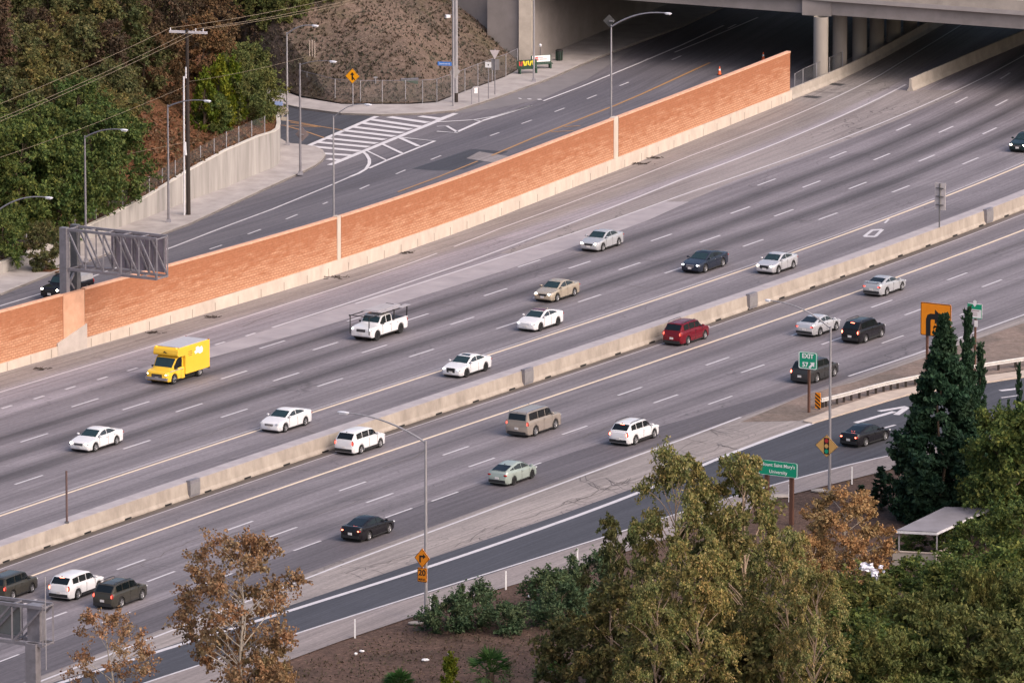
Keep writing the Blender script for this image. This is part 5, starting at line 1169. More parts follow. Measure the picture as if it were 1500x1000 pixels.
nb('hatchback', 'sage green hatchback with a split rear window', 'car', (715, 786.5, 712.5), 'hatch', 4.48, 1.75, 1.49, V['sage'], tail='off', rim='rimd', wr=.32)
nb('sedan', 'black sedan with brake lamps lit left of the tall street lamp', 'car', (500, 577, 794), 'fast', 4.87, 1.84, 1.45, V['black'], tail='brake', sunroof=True)
nb('suv', 'white SUV between two dark vehicles in the lower left', 'suv', (70.5, 153, 880), 'suv', 4.66, 1.88, 1.66, V['white'], tail='brake', clad=True, wr=.37)
nb('suv', 'olive grey SUV right of the white SUV in the lower left', 'suv', (135, 217, 892), 'suv', 4.66, 1.81, 1.68, V['olive_grey'], tail='on', rails='black', wr=.36)
nb('wagon', 'boxy brown grey wagon cut by the left edge', 'car', (-22, 55, 880), 'boxy', 4.25, 1.76, 1.64, V['olive_grey'], tail='on', wr=.32)
rd_ = (G(1190, 620)-G(1063, 666)).normalized(); rd_ = (rd_*.55+(G(1293, 668)-G(1160, 703)).normalized()*.45).normalized()
place('sedan', 'black sedan with bright brake lamps on the exit ramp', 'car', 'vehicles on the exit ramp', (1228.5, 1306, 656), rd_, 'fast', 4.63, 1.8, 1.41, V['black'], lights='off', tail='brake')
# yellow box van
vL, vW, vH = 5.75, 2.05, 2.68
y_ = G(262, 550).y; hdv = -rdir(y_)
VT = place('box_van', 'yellow box van with lit headlamps in the far lane', 'van', FARG, (216, 303, 563.5), hdv, 'van', vL, vW, vH, V['yellow'], lights='bright', tail='off', wr=.38, wb=3.55, fo=.95, grille=BT, chrome=True, lampz=.30, zs0=.26, gs=(1.15, .95))
X_ = lambda f: vL/2-f*vL
bx = MB(); zr = vH; prof = [(X_(.405), .55), (X_(.405), 1.97), (X_(.262), 2.0), (X_(.222), 2.06), (X_(.215), 2.2), (X_(.228), 2.5), (X_(.25), zr-.05), (X_(.29), zr), (X_(1), zr), (X_(1), .55), (X_(.93), .55)]
bx.prism(prof, -1.12, 1.12); bxo = bx.build('cargo_box', V['yellow'], VT)
md = bxo.modifiers.new('bevel', 'BEVEL'); md.width = .06; md.segments = 2; md.limit_method = 'ANGLE'
MB().box(((X_(.27)+X_(.985))/2, 0, zr+.012), (vL*.70, 2.06, .022)).build('roof_panel', mat('grey_box_roof', (.42, .42, .46), .5, var=.08), VT)
MB().box((X_(.55), 0, .62), (vL*.82, 1.2, .22)).build('chassis', BT, VT)
for sd in (1, -1):
    MB().prism([(X_(.72)+x*.62, 2.12+z*.5) for x, z in ((-.9, -.45), (-.3, -.62), (.15, -.35), (.7, -.5), (.95, -.1), (.55, .1), (.62, .5), (.1, .62), (-.2, .35), (-.75, .5), (-1, .05))], sd*1.125-.006, sd*1.125+.006).build('white_emblem', M['white'], VT)
    for i, (f, z, w) in enumerate(((.52, 2.2, .5), (.52, 2.05, .62), (.52, 1.9, .45))): MB().box((X_(f), sd*1.122, z), (w, .01, .05)).build('small_lettering', mat('brown_lettering', (.18, .09, .02), .6) if i == 0 and sd == 1 else bpy.data.materials['brown_lettering'], VT)
    MB().box((X_(.2), sd*(vW/2+.004), 1.05), (1.7, .012, .06)).build('side_stripe', mat('grey_stripe', (.35, .38, .32), .5) if sd == 1 else bpy.data.materials['grey_stripe'], VT)
    MB().box((X_(.245), sd*.9, zr-.02), (.08, .1, .05)).build('marker_lamp', AMB, VT); MB().box((X_(.99), sd*1.0, zr+.0), (.05, .16, .08)).build('marker_lamp', TLO, VT)
MB().prism([(-.22, -.02), (-.05, .1), (.06, .02), (.2, -.08), (.04, -.06), (-.06, -.02)], -.006, .006).build('front_mark', M['ink'], VT, loc=(X_(.2)-.06, 0, 2.3), rz=PI/2)
MB().box((X_(-.005), 0, .5), (.14, 1.95, .2)).build('front_bumper', CH, VT); MB().box((X_(1)-.05, 0, .5), (.12, 2.1, .16)).build('rear_bumper', BT, VT)
# white work truck with ladder rack
pL, pW, pH = 5.55, 2.0, 1.86; y_ = G(556, 490).y
PT = place('pickup_truck', 'white pickup truck carrying boards on a black ladder rack', 'pickup truck', FARG, (516, 595, 500), -rdir(y_), 'truck', pL, pW, pH, V['white'], lights='drl', tail='off', wr=.40, wb=3.5, fo=.92, rim='rimd', chrome=True, zs0=.32)
Xp = lambda f: pL/2-f*pL
MB().box((Xp(.80), 0, pH*.62+.03), (pL*.33, 1.6, .03)).build('bed_liner', BT, PT)
for sd in (1, -1):
    MB().box((Xp(.80), sd*.93, pH*.62+.05), (pL*.36, .10, .08)).build('bed_rail', V['white'], PT)
    MB().bar((Xp(-.03), sd*.86, .6), (Xp(-.03), sd*.86, 1.97), .06).build('rack_post', BT, PT)
    for f in (.63, .98): MB().bar((Xp(f), sd*.9, pH*.64), (Xp(f), sd*.92, 1.99), .07).build('rack_post', BT, PT)
    MB().bar((Xp(-.04), sd*.9, 1.98), (Xp(1.0), sd*.92, 2.01), .06).build('rack_rail', BT, PT)
for f in (-.03, .35, .63, .98): MB().bar((Xp(f), -.98, 2.03), (Xp(f), .98, 2.03), .06).build('rack_crossbar', BT, PT)
for sd in (-1, 1): MB().box((Xp(.01)-.0, sd*.40, .50), (.1, .5, .1)).build('bumper_step', BT, PT)

t = thing('board_stack', 'grey sheet boards lying flat on the ladder rack of the white pickup', 'boards', PT.location+Vector((0, 0, 2.07)), PT.rotation_euler.z)
for i, (x, y, z, w, d) in enumerate(((-.55, 0, 0.02, 3.5, 1.85), (-.35, -.2, .06, 2.7, 1.3), (-1.2, .3, .058, 2.4, .5), (-2.1, .95, .03, 1.6, .5))): MB().box((x, y, z), (w, d, .035), rz=.03*i).build('board', mat('weathered_board', (.36, .34, .36), .8, var=.15, scale=1.5, stretch=(.4, 4, 1)) if i == 0 else bpy.data.materials['weathered_board'], t)
# dark pickup on the boulevard, half hidden by the gantry
K2 = place('pickup_truck', 'black pickup with one bright lamp on the boulevard behind the truss gantry', 'pickup truck', 'vehicles on the boulevard', (66, 131, 441), -rdir(640), 'truck', 5.2, 1.9, 1.8, V['black'], lights='bright', tail='off', wr=.38, wb=3.3, fo=.85, zs0=.3)
MB().box((2.6-.82*5.2, 0, 1.32), (1.75, 1.66, .42), taper=.94).build('bed_cover', mat('grey_canvas', (.3, .3, .32), .8, var=.1), K2)
# ------------------------------------------------------------------ trees and shrubs
BARK = mat('grey_brown_bark', (.10, .07, .05), .9, scale=3, var=.35, stretch=(3, 3, .5)); BARKP = mat('pale_sycamore_bark', (.27, .235, .2), .85, scale=2, col2=(.42, .375, .32)); BARKE = mat('smooth_eucalyptus_bark', (.22, .16, .12), .8, scale=2, col2=(.36, .27, .2))
LF = {
 'dkgreen': leafmat('dark_green_leaves', [(0.035, 0.061, 0.021), (0.066, 0.103, 0.032), (0.105, 0.143, 0.044), (0.161, 0.187, 0.053), (0.051, 0.079, 0.032)]),
 'deep': leafmat('deep_conifer_sprays', [(0.015, 0.036, 0.023), (0.026, 0.056, 0.033), (0.041, 0.080, 0.044), (0.021, 0.046, 0.031)]),
 'olive': leafmat('olive_leaves', [(0.053, 0.068, 0.024), (0.087, 0.107, 0.036), (0.130, 0.145, 0.051), (0.184, 0.187, 0.066), (0.072, 0.082, 0.033)]),
 'brown': leafmat('dry_brown_leaves', [(0.050, 0.035, 0.027), (0.081, 0.055, 0.041), (0.116, 0.075, 0.054), (0.071, 0.052, 0.035), (0.152, 0.099, 0.073)]),
 'dusk': leafmat('dull_grey_green_leaves', [(0.062, 0.070, 0.031), (0.101, 0.106, 0.047), (0.146, 0.147, 0.060), (0.085, 0.075, 0.041), (0.199, 0.173, 0.077)]),
 'rust': leafmat('rusty_autumn_leaves', [(0.174, 0.091, 0.056), (0.275, 0.152, 0.090), (0.378, 0.217, 0.129), (0.219, 0.126, 0.079), (0.490, 0.313, 0.198), (0.142, 0.090, 0.055)]),
 'tan': leafmat('tan_autumn_leaves', [(0.182, 0.113, 0.063), (0.290, 0.184, 0.100), (0.384, 0.255, 0.140), (0.153, 0.102, 0.058), (0.512, 0.364, 0.214)]),
 'euc': leafmat('eucalyptus_leaves', [(0.083, 0.102, 0.040), (0.144, 0.159, 0.059), (0.228, 0.223, 0.085), (0.345, 0.290, 0.112), (0.244, 0.192, 0.086), (0.120, 0.136, 0.056), (0.492, 0.388, 0.209)]),
 'lime': leafmat('yellow_green_leaves', [(0.053, 0.086, 0.011), (0.105, 0.140, 0.015), (0.164, 0.182, 0.020), (0.070, 0.103, 0.015)]),
 'palm': leafmat('palm_fronds', [(0.026, 0.073, 0.023), (0.047, 0.112, 0.033), (0.074, 0.147, 0.045), (0.033, 0.080, 0.028)]),
 'sage': leafmat('grey_green_shrub_leaves', [(0.039, 0.072, 0.040), (0.067, 0.106, 0.057), (0.105, 0.149, 0.079), (0.053, 0.086, 0.048)]),
 'gold': leafmat('golden_orange_leaves', [(0.105, 0.067, 0.038), (0.149, 0.090, 0.050), (0.085, 0.058, 0.037), (0.196, 0.121, 0.068)]),
}
def leaves(b, rng, c, r, n, size, droop=0.0, up=0.25, long_=1.7, rz=1.0):
    for _ in range(n):
        while True:
            q = Vector((rng.uniform(-1, 1), rng.uniform(-1, 1), rng.uniform(-1, 1)))
            if .02 < q.length < 1: break
        q = q*(.35+.65*rng.random()**.5)/max(q.length, .35) if rng.random() < .6 else q
        p = Vector(c)+Vector((q.x*r, q.y*r, q.z*r*rz))
        nrm = (q.normalized()*.7+Vector((rng.gauss(0, .6), rng.gauss(0, .6), rng.gauss(up, .5)))).normalized()
        a = Vector((rng.gauss(0, 1), rng.gauss(0, 1), rng.gauss(-droop, .6))); a = (a-nrm*a.dot(nrm))
        if a.length < 1e-3: continue
        a.normalize(); s = nrm.cross(a); L_ = size*rng.uniform(.6, 1.4)*long_*.5; w = size*rng.uniform(.6, 1.3)*.5
        o = len(b.v); b.v += [tuple(p-a*L_), tuple(p+s*w-a*L_*.1), tuple(p+a*L_), tuple(p-s*w-a*L_*.1)]; b.f.append((o, o+1, o+2, o+3))
def sprays(b, rng, c, r, n, size, droop, up, long_, shape, outv):
    # foliage carried on short twigs that leave the limb end, ragged at the tips
    nt_ = 9; out = outv.normalized() if outv.length > .2 else Vector((0, 0, 0)); per = max(3, int(n/nt_))
    for _ in range(nt_):
        d = Vector((rng.gauss(0, 1), rng.gauss(0, 1), rng.gauss(.15, .75)))+out*.75+Vector((0, 0, 2.6 if shape in ('cyp', 'cone') and droop < -.5 else (1.3 if droop < -.5 else .25)))
        d.normalize(); L_ = r*(rng.uniform(.5, 1.0) if shape == 'cyp' else rng.uniform(.6, 1.55)); sg_ = L_*.28*max(0, droop); j = r*.15
        tint = rng.random()
        for _ in range(per):
            u = rng.random()**.75; k_ = j*(1.25-.8*u)
            p = c+d*L_*u+Vector((rng.gauss(0, k_), rng.gauss(0, k_), rng.gauss(0, k_)-sg_*u*u*1.6))
            nrm = (out*.5+Vector((rng.gauss(0, .7), rng.gauss(0, .7), rng.gauss(up, .6)))).normalized()
            a = d*.7+Vector((rng.gauss(0, .7), rng.gauss(0, .7), rng.gauss(-droop*.8, .5))); a = a-nrm*a.dot(nrm)
            if a.length < 1e-3: continue
            a.normalize(); s = nrm.cross(a); l_ = size*rng.uniform(.6, 1.4)*long_*.5; w = size*rng.uniform(.6, 1.3)*.5
            o = len(b.v); b.v += [tuple(p-a*l_), tuple(p+s*w-a*l_*.1), tuple(p+a*l_), tuple(p-s*w-a*l_*.1)]; b.f.append((o, o+1, o+2, o+3))
def limb(b, rng, a, c, r0, r1, sag=.15):
    n = 6; pts = []; L_ = (c-a).length; w = Vector((rng.gauss(0, .08), rng.gauss(0, .08), 0))*L_
    for i in range(n+1): f = i/n; pts.append(a.lerp(c, f)+w*math.sin(f*PI)+Vector((0, 0, sag*L_*math.sin(f*PI)*.5)))
    b.tube(pts, [r0+(r1-r0)*i/n for i in range(n+1)], 6, False); return pts
TM = {}
def tree_mesh(key, seed, h, rad, lo, ncl, nl, clr, leaf, shape='round', bark=None, lm='dkgreen', droop=0.0, up=.25, long_=1.7, tr=.16, limbs=True, core=0, multi=1):
    rng = random.Random(seed); tb = MB(); cb = MB(); z0 = h*lo; cls = []
    for m_ in range(multi):
        bx, by_ = (0, 0) if multi == 1 else (rng.uniform(-rad*.3, rad*.3), rng.uniform(-rad*.3, rad*.3)); lean = Vector((rng.uniform(-.04, .04)*h, rng.uniform(-.04, .04)*h, 0))*(0 if shape in ('cyp', 'cone') else 1)
        tp = [Vector((bx, by_, -.3))+lean*(i/6)+Vector((rng.gauss(0, .012)*h*(i > 0), rng.gauss(0, .012)*h*(i > 0), h*.86*i/6)) for i in range(7)]
        tb.tube(tp, [tr*(1-.8*i/6) for i in range(7)], 8, False)
        for k_ in range(ncl//multi):
            f = (k_+.5)/(ncl/multi); zf = lo+(1-lo)*(f if shape not in ('round', 'broad') else f**.9)
            if shape == 'cyp': zf = lo+(1-lo)*f**1.55
            if shape == 'cone': rr = rad*max(.06, (1-zf)**.75)*(1 if zf > lo+.08 else .8)
            elif shape == 'cyp': rr = rad*max(.02, min(1, (1-zf)*1.35))**1.12*min(1, .8+zf)
            elif shape == 'column': rr = rad*min(1, (1-zf)*2.6+.08)*min(1, .6+zf)
            elif shape == 'broad': u = (zf-lo)/(1-lo); rr = rad*min(1, .45+1.6*u)*max(.35, 1-max(0, u-.62)**2*4.2)
            else: u = (zf-lo)/(1-lo)*2-1; rr = rad*math.sqrt(max(.03, 1-(u*.95)**2))
            a = rng.uniform(0, 2*PI); d = rr*math.sqrt(rng.uniform(.3 if shape == 'cyp' else .12, 1))*.86
            c = Vector((math.cos(a)*d, math.sin(a)*d, zf*h-clr*.35*(shape != 'cone')))+lean*zf
            cls.append(c)
            if limbs and k_ % 2 == 0:
                j = max(.12, zf-.1-.25*d/h); i0 = min(5, int(j/.86*6)); st = tp[i0].lerp(tp[i0+1], min(1, j/.86*6-i0)); limb(tb, rng, st, c, tr*.42*(1-zf*.6), .02)
            sprays(cb, rng, c, clr*rng.uniform(.65, 1.3)*((1.5-.7*zf) if shape == 'cyp' else 1), nl, leaf, droop, up, long_, shape, Vector((c.x, c.y, 0)))
    TM[key] = (tb.mesh('trunk', bark or BARK, True), cb.mesh('crown', LF[lm], False, False))
def tree(key, name, label, cat, base, sc=1.0, rz=None, group=None, z=None, sz=None):
    b = G(*base) if isinstance(base, tuple) else base.copy()
    if z is not None: b.z = z
    t = thing(name, label, cat, b, random.uniform(0, 6.28) if rz is None else rz, group); t.scale = (sc, sc, sz or sc)
    link('trunk', TM[key][0], t); link('crown', TM[key][1], t); return t
def topsc(base, top, h, z=0): return hgtz(base, top, z)/h
def hgtz(base, row, z=0):
    b = G(*base); return zat(b.x, b.y, row)-z
# kinds
tree_mesh('oakA', 1, 10, 3.6, .12, 60, 294, 1.15, 0.187, lm='dkgreen')
tree_mesh('oakB', 2, 9, 3.2, .10, 54, 294, 1.05, 0.177, lm='dkgreen')
tree_mesh('duskA', 3, 9, 3.4, .06, 56, 195, 1.15, 0.223, lm='dusk', droop=.5)
tree_mesh('duskB', 4, 8, 3.6, .04, 54, 195, 1.15, 0.223, lm='dusk', droop=.3)
tree_mesh('brownA', 5, 10, 2.6, .05, 54, 184, .95, 0.198, lm='brown', droop=.9, shape='round')
tree_mesh('oliveA', 6, 7, 3.0, .04, 50, 195, 1.0, 0.198, lm='olive')
tree_mesh('goldA', 7, 9, 2.8, .06, 50, 172, .95, 0.186, lm='gold', droop=.5)
tree_mesh('limeA', 8, 5, 1.7, .03, 40, 176, .6, 0.161, lm='lime', shape='cone', droop=-.8)
tree_mesh('eucA', 9, 17, 3.8, .30, 70, 478, 0.95, 0.125, lm='euc', shape='broad', bark=BARKE, droop=1.0, long_=1.8, tr=.22)
tree_mesh('eucB', 10, 16, 3.6, .24, 70, 478, 0.95, 0.125, lm='euc', shape='broad', bark=BARKE, droop=1.0, long_=1.8, tr=.22)
tree_mesh('eucD', 19, 10, 3.4, .12, 44, 403, 0.9, 0.132, lm='dusk', bark=BARKE, droop=.9, long_=2.2, tr=.2, multi=2)
tree_mesh('sycA', 11, 12, 4.2, .26, 74, 200, .95, 0.16, lm='rust', bark=BARKP, long_=1.2, tr=.15)
tree_mesh('sycB', 12, 10, 3.2, .25, 50, 120, .8, 0.15, lm='rust', bark=BARKP, long_=1.2, tr=.12)
tree_mesh('tanA', 13, 8, 4.2, .14, 60, 364, .9, 0.145, lm='tan', bark=BARKP, long_=1.2, tr=0.1)
tree_mesh('cyp', 14, 14, 3.0, .02, 560, 130, .52, 0.15, lm='deep', shape='cyp', droop=-1.3, long_=2.0, limbs=False, tr=.1)
tree_mesh('cypS', 15, 9, .95, .02, 60, 144, .38, 0.140, lm='deep', shape='cone', droop=-1.3, long_=2.0, limbs=False)
tree_mesh('bushG', 16, 3.4, 2.6, .02, 34, 176, .8, 0.149, lm='sage', tr=.08)
tree_mesh('bushO', 17, 6, 3.2, .02, 46, 282, 1.05, 0.156, lm='olive', tr=.12)
tree_mesh('bushD', 18, 6, 3.4, .02, 50, 282, 1.1, 0.166, lm='dkgreen', tr=.12)
tree_mesh('willow', 20, 8, 3.0, .03, 60, 326, .95, 0.125, lm='olive', droop=-1.0, long_=2.2, tr=.14)
HILLS = []
for nm_ in ('wooded_hillside', 'dry_hillside'):
    from mathutils.bvhtree import BVHTree
    me = bpy.data.objects[nm_].data; HILLS.append(BVHTree.FromPolygons([v.co for v in me.vertices], [p.vertices for p in me.polygons]))
def on_hill(px_, py_):
    o = Vector((0, 0, CAMZ)); d = (G(px_, py_)-o).normalized(); best = None
    for tr in HILLS:
        h = tr.ray_cast(o, d)
        if h[0] is not None and (best is None or h[3] < best[1]): best = (h[0], h[3])
    g = G(px_, py_)
    return best[0] if best else g
def slope_tree(key, name, label, cat, px_, py_, sc, group=None, sink=.25, rz=None, sz=None):
    p = on_hill(px_, py_); return tree(key, name, label, cat, Vector((p.x, p.y, p.z-sink)), sc, rz, group, sz=sz)
GG, GD = 'green trees behind the retaining wall', 'dull trees covering the wooded hillside'
# dark green cluster low on the left slope
for k_, x, y, sc, l in (('oakA', 25, 352, .98, 'dark green tree at the left edge behind the lamp arm'), ('oakB', 84, 352, 1.02, 'dark green tree just left of the truss gantry column'), ('oakA', 140, 322, .95, 'dark green tree behind the lamp post over the truss gantry'), ('oakB', 174, 300, .92, 'rounded green tree at the right end of the green clump beside the bare red slope'),
                     ('oakB', 52, 286, .9, 'dark green tree in the second row of the green clump near the left edge'), ('oakA', 112, 262, .85, 'dark green tree at the top of the green clump under the power wires'), ('bushD', 60, 368, .7, 'low dark green bush under the green clump by the wall end'), ('bushD', 6, 380, .7, 'low dark bush at the left edge above the low wall end'), ('oakA', -30, 300, 1., 'dark green tree half out of the left edge')):
    slope_tree(k_, 'green_tree' if 'oak' in k_ else 'green_bush', l, 'tree' if 'oak' in k_ else 'bush', x, y, sc, GG)
rg = random.Random(21)
kinds = ['duskA', 'duskB', 'brownA', 'duskA', 'brownA', 'duskB']
lab = {'duskA': 'dull grey green tree in the dense growth on the left hillside', 'duskB': 'spreading dull grey green tree in the dense growth on the left hillside', 'brownA': 'brown dry drooping tree in the dense growth on the left hillside', 'goldA': 'golden brown tree behind the utility pole crossarm', 'oliveA': 'olive green tree at the top of the wooded slope'}
i = 0
for row, y in enumerate((225, 180, 135, 92, 52, 14)):
    for col_ in range(9):
        x = -20+col_*44+(row % 2)*22+rg.uniform(-10, 10); yy = y+rg.uniform(-9, 9)
        if row == 0 and x > 190: continue
        if row == 1 and (205 < x < 285 or x > 300): continue
        if row == 2 and (x > 345): continue
        if x > 355: continue
        if x > 255 and row < 5 and rg.random() < .3: kk = 'goldA'
        elif x > 240: kk = rg.choice(['brownA', 'brownA', 'goldA', 'oliveA'])
        else: kk = rg.choice(kinds)
        slope_tree(kk, {'duskA': 'hill_tree', 'duskB': 'hill_tree', 'brownA': 'dry_tree', 'goldA': 'golden_tree', 'oliveA': 'olive_tree'}[kk], {**lab, 'goldA': 'golden brown tree in the dense growth on the left hillside', 'oliveA': 'olive green tree in the dense growth on the left hillside'}[kk], 'tree', x, yy, rg.uniform(.62, .85), GD, 1.0); i += 1
for x, y in ((365, 10), (400, 2), (440, -2), (478, -8), (420, 22), (500, -22), (382, 34)):
    slope_tree('oliveA', 'olive_tree', 'low olive tree along the top edge above the dry hillside', 'tree', x, y, rg.uniform(.5, .7), 'olive trees along the top edge', .8)
for k_, x, y, sc, l in (('limeA', 300, 192, 1.0, 'yellow green bush right of the utility pole'), ('limeA', 322, 186, 1.12, 'tall yellow green bush in the middle of the clump by the utility pole'), ('limeA', 341, 180, 1.05, 'yellow green bush furthest from the utility pole'), ('bushD', 312, 190, .55, 'dark green bush under the yellow green clump by the utility pole'),
                     ('bushO', 356, 180, .75, 'olive bush above the corner of the curved retaining wall'), ('bushO', 380, 168, .72, 'olive bush hanging over the turn of the retaining wall'), ('bushO', 362, 140, .8, 'olive bush behind the street corner near the far sidewalk'), ('bushO', 340, 150, .8, 'olive bush between the golden trees and the street corner'), ('goldA', 352, 108, .55, 'golden brown tree above the street corner bushes'), ('brownA', 378, 96, .5, 'small dry brown tree where the hill meets the dry grass slope'), ('bushO', 378, 128, .6, 'olive bush at the end of the far sidewalk')):
    slope_tree(k_, {'limeA': 'yellow_green_bush', 'bushD': 'green_bush', 'bushO': 'olive_bush', 'goldA': 'golden_tree', 'brownA': 'dry_tree'}[k_], l, 'bush' if 'tree' not in l else 'tree', x, y, sc, 'bushes at the street corner')
b_ = G(67, 398); tree('duskB', 'street_tree', 'thin young street tree in a sidewalk pit left of the gantry', 'tree', b_, .45, sz=.5)
pit = MB().slab([b_+Vector((-1.1, -.9, 0)), b_+Vector((1.1, -.9, 0)), b_+Vector((1.1, .9, 0)), b_+Vector((-1.1, .9, 0))], .1, .156); structure(pit.build('tree_pit_soil', M['redsoil']))
for i, (x, y) in enumerate(((453.5, 82), (457.5, 82), (461, 84))):
    p = on_hill(x, y); t = thing('marker_stake', 'slim pale stake standing in the dry hillside', 'stake', p, 0, 'stakes on the dry hillside'); MB().tube([(0, 0, -.1), (0, 0, 1.4)], .05, 6).build('shaft', M['kerb'], t); MB().box((0, 0, 1.42), (.11, .11, .05)).build('cap', M['conc'], t)
# dry grass tufts on the hillside
gb_ = MB(); rg = random.Random(8)
for _ in range(5200):
    x, y = rg.uniform(385, 790), rg.uniform(-5, 154); o = Vector((0, 0, CAMZ)); h = HILLS[1].ray_cast(o, (G(x, y)-o).normalized())
    if h[0] is None: continue
    p = h[0]; s = rg.uniform(.15, .42)
    for q in range(3):
        a = rg.uniform(0, 6.28); d = Vector((math.cos(a), math.sin(a), 0)); tip = p+d*s*rg.uniform(.3, .9)+Vector((0, 0, s*rg.uniform(.4, .9))); w = Vector((-d.y, d.x, 0))*s*.22
        o_ = len(gb_.v); gb_.v += [tuple(p-w), tuple(p+w), tuple(tip)]; gb_.f.append((o_, o_+1, o_+2))
M['tuft'] = leafmat('dry_grass_tufts', [(.10, .08, .066), (.125, .10, .083), (.16, .13, .112), (.09, .084, .052), (.115, .092, .082)])
o = gb_.build('dry_grass', M['tuft'], None, fix=False); tag(o, 'dry purple brown grass over the hillside below the bridge', 'grass', None, 'stuff')
gb_ = MB()
for _ in range(3800):
    x, y = rg.uniform(195, 375), rg.uniform(165, 345); o = Vector((0, 0, CAMZ)); h = HILLS[0].ray_cast(o, (G(x, y)-o).normalized())
    if h[0] is None: continue
    leaves(gb_, rg, h[0]+Vector((0, 0, .1)), .3, 2, .22)
M['litter'] = leafmat('fallen_red_leaves', [(.09, .04, .022), (.16, .08, .045), (.24, .13, .08), (.06, .05, .02), (.2, .12, .09)])
o = gb_.build('leaf_litter', M['litter'], None, fix=False); tag(o, 'reddish fallen leaves on the bare slope above the retaining wall', 'leaf litter', None, 'stuff')
# near side -------------------------------------------------------------------------------
def nt_(key, name, label, cat, base, top, h, group=None, rz=None, w=1.0):
    sz = hgtz(base, top)/h; return tree(key, name, label, cat, base, sz*w, rz, group, sz=sz)
nt_('sycA', 'sycamore_tree', 'rusty brown sycamore with white limbs beside the ramp, lower left', 'tree', (355, 1085), 785, 12, rz=.4, w=.96)
nt_('sycB', 'sycamore_tree', 'thin half bare sycamore in front of the olive grey SUV', 'tree', (165, 1110), 890, 10, rz=2.0, w=1.0)
nt_('tanA', 'sycamore_tree', 'low rusty tree at the bottom edge below the tall sycamore', 'tree', (390, 1075), 935, 8, rz=1.0, w=.8)
nt_('eucA', 'eucalyptus_tree', 'tall olive eucalyptus in the middle of the clump, its tip over the ramp', 'tree', (985, 1085), 658, 17, rz=.8, w=.74)
nt_('eucB', 'eucalyptus_tree', 'tall olive eucalyptus just left of the university sign', 'tree', (1092, 1080), 662, 16, rz=3.0, w=.85)
nt_('eucB', 'eucalyptus_tree', 'shorter olive eucalyptus below the university sign', 'tree', (1148, 1120), 772, 16, rz=5.2, w=.78)
nt_('eucA', 'eucalyptus_tree', 'feathery eucalyptus low in front of the tallest one', 'tree', (1022, 1140), 790, 17, rz=5.2, w=.85)
nt_('eucD', 'eucalyptus_tree', 'dark leaning eucalyptus over the ramp edge, leftmost of its clump', 'tree', (906, 1000), 758, 10, rz=2.2, w=.62)
nt_('bushD', 'green_bush', 'added dark bush standing in for the shade behind the carport roof', 'bush', (1395, 812), 765, 6, 'trees around the carport', None, .9)  # dark bushes added so the inside of the carport looks shaded
nt_('bushD', 'green_bush', 'low dark bush added in place of shade under the carport roof by its left post', 'bush', (1335, 808), 782, 6, 'trees around the carport', None, 1.6)
nt_('bushD', 'green_bush', 'low dark bush added in place of shade under the carport roof by its middle post', 'bush', (1385, 812), 784, 6, 'trees around the carport', None, 1.6)
nt_('eucD', 'eucalyptus_tree', 'dull green eucalyptus at the foot of the clump, above the bottom edge', 'tree', (915, 1085), 850, 10, rz=4.2, w=1.0)
nt_('eucB', 'eucalyptus_tree', 'second olive eucalyptus behind the tallest, its crown lower', 'tree', (1030, 1060), 742, 16, rz=1.1, w=.8)
nt_('eucA', 'eucalyptus_tree', 'olive eucalyptus at the bottom edge under the tallest tip', 'tree', (960, 1150), 850, 17, rz=2.9, w=.85)
nt_('eucA', 'eucalyptus_tree', 'olive eucalyptus at the bottom edge right of the big clump', 'tree', (1190, 1150), 830, 17, rz=1.9, w=.75)
nt_('tanA', 'tan_tree', 'tan autumn tree between the eucalyptus and the carport', 'tree', (1240, 885), 722, 8, rz=.3, w=1.0)
nt_('tanA', 'tan_tree', 'second tan tree lower down beside the white plastic', 'tree', (1185, 905), 790, 8, rz=2.6, w=.8)
nt_('cyp', 'cypress_tree', 'tall dark cypress covering the amber turn board', 'tree', (1380, 760), 462, 14, rz=.5, w=1.42)
nt_('cyp', 'cypress_tree', 'dark cypress right of the tallest one', 'tree', (1414, 752), 505, 14, rz=2.5, w=1.0)
nt_('cypS', 'cypress_tree', 'slender cypress spire in front of the green and white board', 'tree', (1416, 720), 464, 9, rz=1., w=.7)
nt_('cypS', 'cypress_tree', 'leaning short cypress spire beside the guard rail', 'tree', (1434, 700), 512, 9, rz=3., w=.85)
nt_('cypS', 'cypress_tree', 'narrow cypress spire at the right edge beside the ramp', 'tree', (1491, 700), 540, 9, rz=1.3, w=.55)
nt_('cypS', 'cypress_tree', 'small cypress tip left of the right edge spire', 'tree', (1476, 690), 590, 9, rz=2.3, w=.6)
nt_('cypS', 'cypress_tree', 'young green cypress on the bare soil right of the lamp foot', 'tree', (1290, 745), 686, 9, rz=2.3, w=3.0)
nt_('cypS', 'cypress_tree', 'smaller young cypress left of the other on the bare soil', 'tree', (1262, 750), 712, 9, rz=.7, w=3.2)
